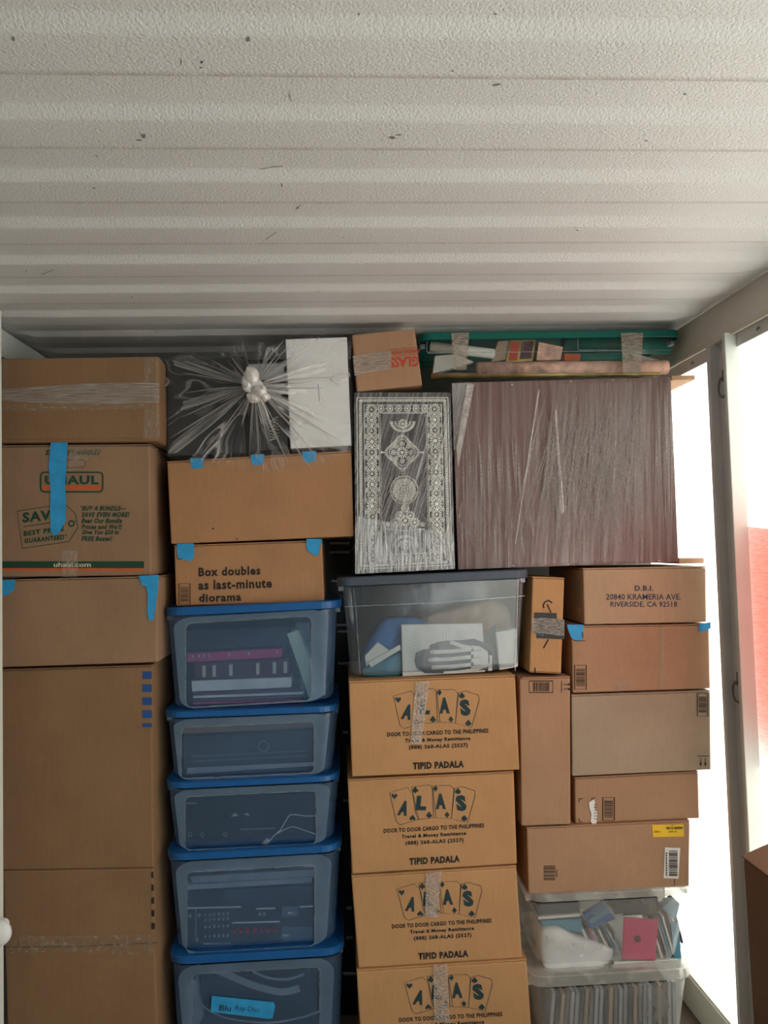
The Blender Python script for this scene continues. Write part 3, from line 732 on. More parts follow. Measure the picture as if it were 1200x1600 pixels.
def knobs(cells, r, name, m, parent, Yk, L=.008):
    for x, y in cells:
        bm = bmesh.new(); bmesh.ops.create_cone(bm, cap_ends=True, segments=8, radius1=r, radius2=r*.8, depth=L)
        bmesh.ops.transform(bm, matrix=Matrix.Translation(W(x, y, Yk-L/2)) @ Matrix.Rotation(math.pi/2, 4, 'X'), verts=bm.verts)
        finish(bm, name, m, parent)
knobs([(321+7*i, yy-.3*i) for i in range(6) for yy in (1429, 1437, 1448, 1463)], .0042, 'socket', M['silver'], o, Yr)
knobs([(366+10.6*i, 1455-.3*i) for i in range(7)], .0072, 'terminal', M['red_plug'], o, Yr, .012)
knobs([(297, 1431), (311, 1430), (308, 1468), (406, 1428), (413, 1428)], .005, 'socket', M['grey'], o, Yr)
p = Print(Yr, .001)
for a_, b_ in (((293, 1419), (377, 1417)), ((400, 1420), (430, 1419)), ((363, 1442), (437, 1440)), ((318, 1475), (360, 1474)), ((468, 1417), (489, 1416))): p.line([a_, b_], 2.4)
p.line([(306, 1420), (306, 1470)], .7); p.rect(450, 1425, 462, 1428); p.rect(441, 1460, 453, 1463); p.build('print', M['paper'], o)
p = Print(Yr, .001); p.rect(441, 1448, 488, 1472); p.rect(441, 1416, 466, 1432); p.build('plate', simple('bluish_plate', (.12, .16, .22), .5), o)
# tub five
def band(pts, wd, Yb, name, m, label, cat, th=.004):
    P_ = Print(Yb, 0); pts = [Vector(p) for p in pts]
    Q_ = []
    for i in range(len(pts)-1):
        p0, p1, p2, p3 = pts[max(i-1, 0)], pts[i], pts[i+1], pts[min(i+2, len(pts)-1)]
        for k in range(5):
            t = k/5; Q_.append(.5*((2*p1)+(-p0+p2)*t+(2*p0-5*p1+4*p2-p3)*t*t+(-p0+3*p1-3*p2+p3)*t**3))
    Q_.append(pts[-1]); bm = bmesh.new(); R_ = []
    for i, q in enumerate(Q_):
        t = (Q_[min(i+1, len(Q_)-1)]-Q_[max(i-1, 0)]).normalized(); nn = Vector((-t.y, t.x))*wd/2
        a, b_ = q+nn, q-nn
        R_.append([bm.verts.new(W(a.x, a.y, Yb)), bm.verts.new(W(b_.x, b_.y, Yb)), bm.verts.new(W(b_.x, b_.y, Yb+th)), bm.verts.new(W(a.x, a.y, Yb+th))])
    for a, b_ in zip(R_[:-1], R_[1:]):
        for j in range(4): bm.faces.new((a[j], a[(j+1) % 4], b_[(j+1) % 4], b_[j]))
    bm.faces.new(R_[0][::-1]); bm.faces.new(R_[-1])
    o_ = finish(bm, name, m); return meta(o_, label, cat)
band([(340, 1516), (365, 1527), (400, 1541), (440, 1550), (468, 1544)], 11, Yc, 'webbing_strap', M['grey'], 'wide pale strap curving across the lowest blue-lidded tub', 'strap')
band([(395, 1518), (420, 1528), (450, 1530), (475, 1522)], 4, Yc+.008, 'webbing_strap', M['grey'], 'narrow pale strap looped above the wide strap in the lowest tub', 'strap')
band([(308, 1560), (325, 1578), (360, 1592), (420, 1598), (470, 1590), (500, 1580)], 3, Yc+.004, 'cable', M['grey'], 'grey cord curved around the bottom of the lowest blue-lidded tub', 'cable')
o = item('equipment_case', 'dark rounded equipment case inside the lowest blue-lidded tub', [(310, 1520), (495, 1508), (500, 1640), (316, 1650)], .03, .2, M['dark_device'], 'case', bevel=.02)
o = item('cloth_bundle', 'pale grey cloth bundle at the left side of the lowest tub', [(288, 1540), (305, 1530), (318, 1590), (290, 1640)], .01, .1, M['grey'], 'cloth', bevel=.01)
lt = Print(YT+.006, .0); lt.poly([(331, 1556), (428, 1566), (430, 1572), (426, 1591), (420, 1592), (329, 1581)])
lab = lt.build('tape_label', M['blue_tape']); meta(lab, 'strip of blue tape with handwriting stuck to the lowest blue-lidded tub', 'label')
text('Blu', 343, 1570, 361, 1579, YT+.005, M['ink_black'], lab, slope=.08, shear=.2)
text('Ray Disc', 368, 1571, 406, 1581, YT+.005, M['ink_blue'], lab, slope=.08, shear=.2, bold=-.01)

# ------------------------------------------------------------------ bag on column two
def bag():
    K = Vector((396, 603)); Yk = 2.30
    out = [(256, 556), (275, 556), (300, 550), (330, 553), (352, 542), (368, 534), (385, 529), (400, 531), (425, 541), (440, 533), (470, 528), (500, 526), (530, 527), (546, 533), (548, 580), (550, 640),
           (552, 697), (548, 706), (520, 719), (480, 731), (440, 737), (405, 739), (370, 737), (330, 731), (290, 722), (262, 717), (256, 714), (256, 680), (258, 640), (256, 600)]
    ang = []
    for x, y in out:
        a = math.atan2(y-K.y, x-K.x); ang.append((a, math.hypot(x-K.x, y-K.y)))
    ang.sort()
    def rad(a):
        n = len(ang)
        for i in range(n):
            a0, r0 = ang[i-1]; a1, r1 = ang[i]
            if i == 0: a0 -= 2*math.pi
            if a0 <= a <= a1: t = (a-a0)/(a1-a0+1e-9); break
        else:
            a0, r0 = ang[-1]; a1, r1 = ang[0][0]+2*math.pi, ang[0][1]; t = (a-a0)/(a1-a0)
        x = math.cos(a0)*r0*(1-t)+math.cos(a1)*r1*t; y = math.sin(a0)*r0*(1-t)+math.sin(a1)*r1*t
        return math.hypot(x, y)
    nA, nR = 180, 22; v = []; f = []; uv = []
    for i in range(nA):
        a = -math.pi+2*math.pi*i/nA; r = rad(a)
        for j in range(nR+1):
            t = .06+.94*j/nR
            x, y = K.x+math.cos(a)*r*t, K.y+math.sin(a)*r*t
            fold = math.sin(a*13+2.1*math.sin(a*3))*.5+math.sin(a*29+t*3)*.3+noise.noise(Vector((math.cos(a)*3, math.sin(a)*3, t*4)))*1.2
            amp = .017*min(1, t*4)*(1.05-t*.75)
            Y = lerp(Yk+.01, YBc-.022, min(1, t*1.5)**.6)-abs(fold)*amp
            if t > .97: Y = YBc-.006
            v.append(W(x, y, Y)); uv.append((abs(a)/math.pi*3+.2*fold, t))
        # wrap back round the load
        p = v[-1]
        e = W(K.x+math.cos(a)*r*.995, K.y+math.sin(a)*r*.995, YBc+.0)
    S_ = nR+1
    for i in range(nA):
        j2 = (i+1) % nA
        for j in range(nR): f.append((i*S_+j, i*S_+j+1, j2*S_+j+1, j2*S_+j))
    r_ = root('plastic_bag', W(405, 720, YBc+.1), 'knotted clear plastic bag over white and black boxes', 'bag')
    o1 = mesh_obj('bag_film', v, f, M['bag'], r_, True, uv)
    # fold ridges running out of the knot
    rv = []; rf = []; ru = []; rnd = random.Random(11)
    for k in range(44):
        a = rnd.choice((rnd.gauss(2.95, .45), rnd.gauss(-2.75, .3), rnd.gauss(.55, .35), rnd.uniform(-math.pi, math.pi), rnd.gauss(-.45, .25), rnd.gauss(1.2, .4)))
        a = (a+math.pi) % (2*math.pi)-math.pi
        r = rad(a); t0, t1 = .08, rnd.uniform(.35, .95); wv = rnd.uniform(-.12, .12); wd = rnd.uniform(.6, 3.4)
        n = 10; base = len(rv)
        for i in range(n+1):
            t = t0+(t1-t0)*i/n; aa = a+wv*(t-.2); x, y = K.x+math.cos(aa)*r*t, K.y+math.sin(aa)*r*t
            w2 = wd*(1-abs(2*i/n-1)**2)*.5+.1
            Y = lerp(Yk+.01, YBc-.022, min(1, t*1.5)**.6)-.014*(1.05-t*.75)-.002
            nx, ny = -math.sin(aa)*w2, math.cos(aa)*w2
            rv += [W(x+nx, y+ny, Y), W(x-nx, y-ny, Y)]; ru += [(t, 0), (t, 1)]
        for i in range(n): q = base+2*i; rf.append((q, q+1, q+3, q+2))
    o2 = mesh_obj('fold_ridges', rv, rf, M['streak'], r_, True, ru); o2['kind'] = 'stuff'
    fv = []; ff = []; fu = []
    for (a0, a1, tt) in ((-.42, -.12, .75), (-.15, .35, .42), (.30, .62, .6), (2.75, 3.0, .8), (-2.95, -2.72, .9), (2.35, 2.6, .95), (1.0, 1.5, .45), (-1.4, -.9, .3), (1.75, 2.2, .35), (-.75, -.55, .6), (2.95, 3.12, .5)):
        base = len(fv); n1, n2 = 6, 8
        for i in range(n1+1):
            for j in range(n2+1):
                a = lerp(a0, a1, i/n1); t = lerp(.07, tt, j/n2); rr_ = rad(a)
                w_ = (a0+a1)/2+(a-(a0+a1)/2)*(1.0-.55*j/n2)
                x, y = K.x+math.cos(w_)*rr_*t, K.y+math.sin(w_)*rr_*t
                fv.append(W(x, y, lerp(Yk+.01, YBc-.022, min(1, t*1.5)**.6)-.018*(1.05-t*.75)-.004*math.sin(i*2))); fu.append((i/n1+a0, j/n2))
        for i in range(n1):
            for j in range(n2):
                q = base+i*(n2+1)+j; ff.append((q, q+1, q+n2+2, q+n2+1))
    o3 = mesh_obj('gathered_folds', fv, ff, M['fan'], r_, True, fu); o3['kind'] = 'stuff'
    # knot
    bm = bmesh.new()
    for (x, y, rx, ry, dy) in ((393, 588, .020, .026, 0), (386, 600, .014, .022, .005), (407, 611, .018, .016, .0), (397, 604, .024, .024, .015), (414, 620, .012, .012, .01), (396, 622, .016, .014, .012)):
        m_ = Matrix.Translation(W(x, y, Yk-.012+dy)) @ Matrix.Diagonal((rx*1.12, .018, ry*1.12, 1))
        bmesh.ops.create_icosphere(bm, subdivisions=3, radius=1, matrix=m_)
    for vv in bm.verts:
        n_ = noise.noise(vv.co*70)*.005+noise.noise(vv.co*160)*.003; vv.co += Vector((n_, n_*.8, -n_))
    finish(bm, 'knot', M['knot'], r_, True)
bag()
Yi = YBc+.02
o = slab([(446, 530), (542, 526.5), (549, 696), (454, 701)], YBc-.002, .16, 'white_box', M['white'], None, .003)
meta(o, 'tall white lidded product box showing through the knotted bag', 'box')
p = Print(YBc-.002, .001); p.line([(497, 600), (498, 612), (499, 627)], 1.2); p.build('printed_mark', M['grey'], o)
o = slab([(259, 563), (380, 556), (384, 708), (261, 713)], Yi+.002, .25, 'black_box', M['black_soft'], None, .004)
meta(o, 'large black box at the left inside the knotted bag', 'box')
o = slab([(386, 569), (444, 567), (450, 700), (390, 708)], Yi, .2, 'black_box', M['black_soft'], None, .004)
meta(o, 'narrow black box with white script, beside the white box in the bag', 'box')
p = Print(Yi, .001); 
rnd = random.Random(5); pts = []
for i in range(14): pts.append((425+rnd.uniform(-1, 1)+(5 if i % 2 else -4), 688-i*2.5))
p.line(pts, 1.3); pts = [(x+5, y-4) for x, y in pts]; p.line(pts, .9); p.build('script_mark', M['paper'], o)
slab([(387, 569), (444, 567), (444, 594), (387, 594)], Yi-.004, .004, 'grey_label', M['grey'], o)

# ------------------------------------------------------------------ gap: dark drawer tower behind columns two and three
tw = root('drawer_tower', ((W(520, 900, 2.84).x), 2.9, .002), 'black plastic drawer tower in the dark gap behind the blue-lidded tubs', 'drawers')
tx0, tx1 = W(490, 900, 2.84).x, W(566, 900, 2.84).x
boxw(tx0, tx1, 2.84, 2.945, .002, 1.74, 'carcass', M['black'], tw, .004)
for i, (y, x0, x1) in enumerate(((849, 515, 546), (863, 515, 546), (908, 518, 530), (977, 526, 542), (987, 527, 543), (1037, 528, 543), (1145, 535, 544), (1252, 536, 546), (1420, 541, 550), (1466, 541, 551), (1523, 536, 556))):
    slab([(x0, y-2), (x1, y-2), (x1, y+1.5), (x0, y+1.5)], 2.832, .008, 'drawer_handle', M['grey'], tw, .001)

# ------------------------------------------------------------------ column three
YC3 = 2.40
Q = [(550, 523), (648, 513), (660, 602), (558, 612)]
b = cbox('cardboard_box', 'small cardboard box with upside-down red fragile print, standing tilted on the ornate chest', Q, YC3+.02, .24, M['card_e'], flaps=False)
Yp = YC3+.02
text('GLASS', 609, 559, 655, 575, Yp, M['ink_red'], b, slope=-.06, bold=.02, rot180=True)
text('HANDLE WITH', 612, 548, 655, 554, Yp, M['ink_red'], b, slope=-.06, bold=.02, rot180=True)
p = Print(Yp); p.line([(609, 546.5), (652, 543)], .9); p.line([(612, 557), (654, 553.5)], .6); p.build('print_rule', M['ink_red'], b)
strip([(551, 556), (575, 552), (600, 550), (611, 549)], [(554, 587), (575, 583), (600, 578), (612, 577)], Yp-.001, 'clear_tape', M['clear_tape'], b, wob=.002)
p = Print(Yp, .0013); p.line([(553, 571), (609, 563)], .8); p.build('flap_seam', M['ink_black'], b)

# ornate chest
YO = 2.42
Q = [(553, 613), (704, 613), (711, 889), (555, 897)]
r = root('ornate_chest', W(633, 893, YO+.15), 'black chest with silver embossed medallions, wrapped in clear film', 'chest')
slab(Q, YO, .30, 'body', M['chest'], r, .004)
def ornate():
    p = Print(YO, .0022)
    def rosette(x, y, R_, n=12, inner=.28):
        for i in range(n):
            a = 2*math.pi*i/n; a2 = .32*2*math.pi/n
            c, s_ = math.cos, math.sin
            p.poly([(x+R_*.42*c(a-a2*.6), y+R_*.42*s_(a-a2*.6)), (x+R_*.85*c(a-a2), y+R_*.85*s_(a-a2)), (x+R_*c(a), y+R_*s_(a)), (x+R_*.85*c(a+a2), y+R_*.85*s_(a+a2)), (x+R_*.42*c(a+a2*.6), y+R_*.42*s_(a+a2*.6))])
        p.disc(x, y, R_*inner, 8)
    def beads(a, b_, st, r_=.9, sq=False, ln=3):
        a, b_ = Vector(a), Vector(b_); L = (b_-a).length; n = int(L/st); t = (b_-a)/L; nn = Vector((-t.y, t.x))
        for i in range(n):
            c = a+t*(i+.5)*st
            if sq: p.poly([c+t*st*.3+nn*ln/2, c+t*st*.3-nn*ln/2, c-t*st*.3-nn*ln/2, c-t*st*.3+nn*ln/2])
            else: p.disc(c.x, c.y, r_, 6)
    g = uvmap(Q)
    def U(u, v): return g(u, v)
    # outer rails
    for (a, b_) in ((U(.03, .03), U(.97, .03)), (U(.97, .03), U(.97, .975)), (U(.97, .975), U(.03, .975)), (U(.03, .975), U(.03, .03))):
        p.line([a, b_], 1.1)
    for u in (.05, .925): beads(U(u+.015, .04), U(u+.015, .96), 2.6, sq=True, ln=4.6)
    beads(U(.06, .045), U(.94, .045), 2.6, sq=True, ln=4.4); beads(U(.06, .958), U(.94, .958), 2.6, sq=True, ln=4)
    for u in (.105, .255, .755, .90): p.line([U(u, .07), U(u, .94)], .8)
    for u in (.27, .74): beads(U(u, .125), U(u, .89), 2.4, .75)
    beads(U(.27, .118), U(.74, .118), 2.4, .75); beads(U(.27, .90), U(.74, .90), 2.4, .75)
    p.line([U(.105, .07), U(.90, .07)], .8); p.line([U(.25, .112), U(.76, .112)], .8); p.line([U(.25, .905), U(.76, .905)], .8)
    # border bands of rosettes
    n = 15
    for k in range(n):
        v_ = .095+.83*k/(n-1)
        for u in (.18, .83):
            c = U(u, v_); rosette(c.x, c.y, 8.6 if k % 3 else 9.4, 12 if k % 2 else 14, .34 if k % 2 else .2)
            if k < n-1:
                for du in (-.055, .055):
                    c2 = U(u+du, v_+.83/(n-1)/2); rosette(c2.x, c2.y, 4, 6, .3)
                c2 = U(u, v_+.83/(n-1)/2); p.poly([(c2.x-3, c2.y), (c2.x, c2.y-2), (c2.x+3, c2.y), (c2.x, c2.y+2)])
    for k in range(6):
        for v_ in (.09, .93):
            c = U(.28+.45*k/5, v_); rosette(c.x, c.y, 6.2, 10, .3)
    # medallions: half top, lozenge, round, triangle, half bottom
    c = U(.5, .165)
    for R_, n_ in ((20, 22), (13, 16)):
        for i in range(n_):
            a = math.pi*i/(n_-1); p.poly([(c.x+R_*math.cos(a-.05), c.y+R_*.8*math.sin(a-.05)), (c.x+R_*math.cos(a+.05), c.y+R_*.8*math.sin(a+.05)), (c.x+R_*.75*math.cos(a+.04), c.y+R_*.6*math.sin(a+.04)), (c.x+R_*.75*math.cos(a-.04), c.y+R_*.6*math.sin(a-.04))])
    rosette(c.x, c.y+3, 8, 12)
    c = U(.49, .335)
    pts = []
    for i in range(64):
        a = 2*math.pi*i/64; R_ = 21*(1+.28*abs(math.cos(2*a))**3)*(1 if True else 1); pts.append((c.x+R_*math.cos(a)*1.02, c.y+R_*math.sin(a)*1.05))
    for i in range(0, 64): 
        q = pts[i]; d = Vector((q[0]-c.x, q[1]-c.y)).normalized(); nn = Vector((-d.y, d.x))*.75
        p.poly([Vector(q)+nn, Vector(q)-nn, Vector(q)-d*4.5-nn*.6, Vector(q)-d*4.5+nn*.6])
    p.line([(c.x+(x-c.x)*.74, c.y+(y-c.y)*.74) for x, y in pts], .9, True)
    rosette(c.x, c.y, 9.5, 14); 
    for i in range(8):
        a = 2*math.pi*i/8; rosette(c.x+13.5*math.cos(a), c.y+13.5*math.sin(a), 4.2, 7)
    for dx in (-32, 32): p.disc(c.x+dx, c.y, 1.8); p.disc(c.x+dx*.9, c.y, 1.2)
    for dy in (30, 34, 38): p.disc(c.x, c.y+dy-1, 1.2)
    c = U(.505, .545)
    for R_, n_, ln in ((22.5, 46, 2.2), (18.5, 40, 5), (12, 28, 4)):
        for i in range(n_):
            a = 2*math.pi*i/n_; h = .32*2*math.pi/n_
            p.poly([(c.x+R_*math.cos(a-h), c.y+R_*math.sin(a-h)), (c.x+R_*math.cos(a+h), c.y+R_*math.sin(a+h)), (c.x+(R_-ln)*math.cos(a+h), c.y+(R_-ln)*math.sin(a+h)), (c.x+(R_-ln)*math.cos(a-h), c.y+(R_-ln)*math.sin(a-h))])
    p.ring(c.x, c.y, 13, .8, 30); rosette(c.x, c.y, 7.5, 12)
    for dy in (26, 29.5, 33): p.disc(c.x, c.y+dy, 1.2); p.disc(c.x, c.y-dy, 1.2)
    c = U(.51, .705)
    for (dx, dy, R_) in ((0, -16, 7), (-8, -5, 7.5), (8, -5, 7.5), (0, 3, 10), (-15, 6, 8.5), (15, 6, 8.5), (-27, 9, 4), (27, 9, 4), (0, -25, 3.5)): rosette(c.x+dx, c.y+dy, R_, 14 if R_ > 6 else 7)
    p.line([(c.x-30, c.y+16), (c.x, c.y+19), (c.x+30, c.y+16)], .8)
    c = U(.51, .86)
    for R_, n_ in ((20, 22), (12, 16)):
        for i in range(n_):
            a = -math.pi*i/(n_-1); p.poly([(c.x+R_*math.cos(a-.05), c.y+R_*.9*math.sin(a-.05)), (c.x+R_*math.cos(a+.05), c.y+R_*.9*math.sin(a+.05)), (c.x+R_*.75*math.cos(a+.04), c.y+R_*.68*math.sin(a+.04)), (c.x+R_*.75*math.cos(a-.04), c.y+R_*.68*math.sin(a-.04))])
    rosette(c.x, c.y-2, 8, 12)
    o = p.build('silver_inlay', M['inlay'], r); o['kind'] = 'stuff'; o['label'] = 'embossed silver rosette border and medallions'
ornate()
def film_sheet(q, Y, name, m, parent, nu=24, nv=24, amp=.003, uvf=None, off=.004):
    g = uvmap(q); v = []; f = []; uv = []
    for i in range(nu+1):
        for j in range(nv+1):
            c = g(i/nu, j/nv); n_ = noise.noise(Vector((c.x*.06, c.y*.012, 3)))
            v.append(W(c.x, c.y, Y-off-amp*(n_+1)*.5)); u_, v_ = i/nu, j/nv
            uv.append(uvf(u_, v_) if uvf else (u_, v_))
    for i in range(nu):
        for j in range(nv):
            a = i*(nv+1)+j; f.append((a, a+1, a+nv+2, a+nv+1))
    return mesh_obj(name, v, f, m, parent, True, uv)
def streaks(specs, Y, parent, m, seed=2, name='film_creases'):
    """specs: list of (x0,x1,ytop_range,ybot_range,count,lean,width)"""
    rnd = random.Random(seed); rv = []; rf = []; ru = []
    for (x0, x1, ya, yb, cnt, lean, wd) in specs:
        for _ in range(cnt):
            xa = rnd.uniform(x0, x1); y0 = rnd.uniform(*ya); y1 = rnd.uniform(*yb); ln = rnd.uniform(*lean); w_ = rnd.uniform(*wd)
            n = 6; base = len(rv); bend = rnd.uniform(-1.5, 1.5); tp = rnd.uniform(.2, .8)
            Yz = Y-rnd.uniform(.004, .010)
            for i in range(n+1):
                t = i/n; x = xa+ln*(y1-y0)*t+bend*math.sin(math.pi*t); y = y0+(y1-y0)*t
                w2 = w_*.5*min(1, t/tp if t < tp else (1-t)/(1-tp))+.08
                rv += [W(x-w2, y, Yz), W(x+w2, y, Yz-.0015)]; ru += [(t, t*3), (t+.1, t*3)]
            for i in range(n): q = base+2*i; rf.append((q, q+1, q+3, q+2))
    o = mesh_obj(name, rv, rf, m, parent, True, ru); o['kind'] = 'stuff'; return o
film_sheet([(553, 613), (704, 613), (711, 888), (556, 896)], YO, 'stretch_film', M['wrap_chest'], r, uvf=lambda u, v: (u+v*.55, v), off=.008)
film_sheet([(555, 806), (708, 835), (711, 889), (555, 897)], YO, 'stretch_film', M['wrap_bottom'], r, uvf=lambda u, v: (u*1.2, v*1.4+u*.6), off=.013)
streaks([(640, 700, (640, 720), (800, 860), 26, (-.62, -.38), (.5, 1.6)), (590, 650, (700, 760), (810, 880), 16, (-.5, -.2), (.5, 1.5)), (560, 700, (795, 830), (850, 890), 26, (-.6, .7), (.4, 1.4)), (650, 665, (780, 800), (850, 880), 4, (.3, .6), (.8, 1.6))], YO-.006, r, M['streak'], 5)

# slate-lidded tub with gloves
SM = (M['bin_slate'], M['lid_grey'], M['bin_rim'], M['bin_slate'])
YG = 2.36
tub('storage_tub', 'clear tub with slate-grey lid holding printed gloves packet and blue cloth', [(526, 903), (828, 889), (828, 903), (527, 917)], [(535, 918), (822, 904), (815, 1046), (548, 1060)], YG, .42, SM, None, None, lipr=.03)
p = Print(YG+.016, .003); p.line([(538, 948), (680, 942), (820, 931)], 1.0); p.line([(552, 918), (556, 950), (563, 1055)], .9); p.line([(810, 905), (809, 935), (805, 1048)], .9)
o = p.build('rib_line', M['bin_rim']); 
o.parent = [x for x in COL.objects if x.name.startswith('storage_tub')][-1]; o.matrix_parent_inverse = o.parent.matrix_world.inverted()
Yc = YG+.06
o = item('gloves_packet', 'white printed packet showing two gloves inside the slate-lidded tub', [(627, 976), (754, 974), (758, 1050), (629, 1057)], 0, .012, M['paper'], 'packet')
slab([(752, 1000), (775, 975), (779, 1046), (757, 1050)], Yc+.002, .01, 'packet_end', M['dark_device'], o)
p = Print(Yc, .002)
p.poly([(672, 1008), (684, 1003), (700, 1001), (722, 1000), (740, 998), (760, 1005), (772, 1012), (775, 1040), (764, 1046), (735, 1049), (700, 1052), (664, 1052), (651, 1044), (648, 1033), (650, 1020), (660, 1015), (671, 1014)])
p.build('glove_print', simple('glove_grey', (.10, .12, .15), .7), o)
p = Print(Yc, .0035)
for (x0, y0, x1, y1, w_) in ((706, 1004, 738, 1013, 6), (675, 1019, 740, 1014, 6), (671, 1031, 740, 1026, 6), (677, 1043, 740, 1038, 6), (695, 1051, 742, 1046, 4)):
    p.line([(x0, y0), ((x0+x1)/2, (y0+y1)/2+1), (x1, y1)], w_); p.disc(x0, y0, w_/2, 10)
p.poly([(736, 1008), (750, 1010), (762, 1018), (766, 1030), (762, 1042), (745, 1048), (736, 1046)])
p.rect(763, 1024, 769, 1048)
p.build('glove_print', M['paper'], o)
p = Print(Yc, .0045)
for x in (692, 697, 702, 716, 720, 725): p.line([(x, 984), (x+1, 1049)], .45)
for yy in (1017, 1028, 1040): p.line([(736, yy), (752, yy-1)], 1)
for k in range(9): p.line([(634, 984+k*5), (650+k*2, 992+k*5)], .3)
p.build('fine_print', M['grey'], o)
def lump(name, label, pts, Y, depth, m, cat, seed=1, amp=.008):
    """soft closed object over a px outline"""
    bm = bmesh.new(); cx = sum(x for x, y in pts)/len(pts); cy = sum(y for x, y in pts)/len(pts)
    Q_ = []
    for i in range(len(pts)):
        p0, p1, p2, p3 = [Vector(pts[(i+k) % len(pts)]) for k in (-1, 0, 1, 2)]
        for k in range(4):
            t = k/4; Q_.append(.5*((2*p1)+(-p0+p2)*t+(2*p0-5*p1+4*p2-p3)*t*t+(-p0+3*p1-3*p2+p3)*t**3)*.6+.4*p1.lerp(p2, t))
    rings = []
    for lv in range(7):
        s_ = (1, .97, .88, .74, .55, .32, .12)[lv]; z = (0, .35, .6, .78, .9, .97, 1)[lv]; ring = []
        for q in Q_:
            x, y = cx+(q.x-cx)*s_, cy+(q.y-cy)*s_
            n_ = noise.noise(Vector((x*.05, y*.05, seed)))*amp*(0 if lv == 0 else 1)
            ring.append(bm.verts.new(W(x, y, Y+depth*(1-z)*.5+n_)))
        rings.append(ring)
    back = [bm.verts.new(v_.co+Vector((0, depth, 0))) for v_ in rings[0]]
    n = len(Q_)
    for a, b_ in [(back, rings[0])]+list(zip(rings[:-1], rings[1:])):
        for i in range(n): bm.faces.new((a[i], a[(i+1) % n], b_[(i+1) % n], b_[i]))
    bm.faces.new(rings[-1]); bm.faces.new(back[::-1])
    o_ = finish(bm, name, m, None, True); return meta(o_, label, cat)
lump('blue_cloth', 'bright blue cloth bunched at the left of the slate-lidded tub', [(566, 1030), (575, 1005), (592, 978), (604, 966), (650, 966), (670, 975), (640, 985), (628, 1000), (626, 1050), (570, 1052)], Yc+.03, .06, M['blue_cloth'], 'cloth', 2)
lump('cloth_bag', 'tan drawstring cloth bag crumpled behind the gloves packet', [(660, 968), (690, 955), (730, 945), (768, 938), (795, 950), (798, 985), (775, 1010), (700, 1010), (665, 985)], Yc+.05, .06, M['tan_cloth'], 'bag', 4, .016)
item('folded_paper', 'folded white paper with an upturned corner on blue cloth', [(570, 1025), (590, 1003), (608, 1016), (572, 1042)], .006, .008, M['paper'], 'paper')
item('paper_strip', 'pale paper strip sloping down beside the gloves packet', [(575, 1035), (625, 1007), (626, 1015), (580, 1043)], .0, .006, M['paper'], 'paper')
item('paper_bag', 'white paper bag at the right end of the slate-lidded tub', [(774, 988), (808, 982), (810, 1042), (780, 1048)], .0, .05, M['paper'], 'bag', bevel=.006)
lump('dark_cloth', 'dark grey cloth under the folded paper in the slate-lidded tub', [(568, 1045), (590, 1034), (625, 1020), (627, 1054), (570, 1056)], Yc+.012, .02, M['teal'], 'cloth', 6)

# cargo boxes
REF = [(544, 1217), (803, 1205), (808, 1350), (550, 1366)]
def inv_affine(q):
    """map of px in REF onto quad q"""
    a, b_, d = Vector(REF[0]), Vector(REF[1]), Vector(REF[3]); e1, e2 = b_-a, d-a; det = e1.x*e2.y-e1.y*e2.x
    g = uvmap(q)
    def f_(p):
        r_ = Vector((p[0], p[1]))-a; u = (r_.x*e2.y-r_.y*e2.x)/det; v_ = (e1.x*r_.y-e1.y*r_.x)/det
        return g(u, v_)
    return f_
def suit(p, kind, cx, cy, s_, rot=0):
    def T(x, y):
        c, s2 = math.cos(rot), math.sin(rot); return (cx+(x*c-y*s2)*s_, cy+(x*s2+y*c)*s_)
    def P_(pts): p.poly([T(x, y) for x, y in pts])
    if kind == 'd': P_([(0, -1.1), (.85, 0), (0, 1.1), (-.85, 0)])
    if kind in ('h', 's'):
        f_ = 1 if kind == 'h' else -1
        pts = [(0, 1*f_), (-.95, -.1*f_), (-1, -.5*f_), (-.75, -.85*f_), (-.4, -.85*f_), (0, -.45*f_), (.4, -.85*f_), (.75, -.85*f_), (1, -.5*f_), (.95, -.1*f_)]
        P_(pts)
        if kind == 's': P_([(-.12, .3), (.12, .3), (.35, 1.15), (-.35, 1.15)])
    if kind == 'c':
        for x, y in ((0, -.55), (-.52, .2), (.52, .2)): P_([(x+.5*math.cos(a*.6283), y+.5*math.sin(a*.6283)) for a in range(10)])
        P_([(-.14, 0), (.14, 0), (.32, 1.1), (-.32, 1.1)])
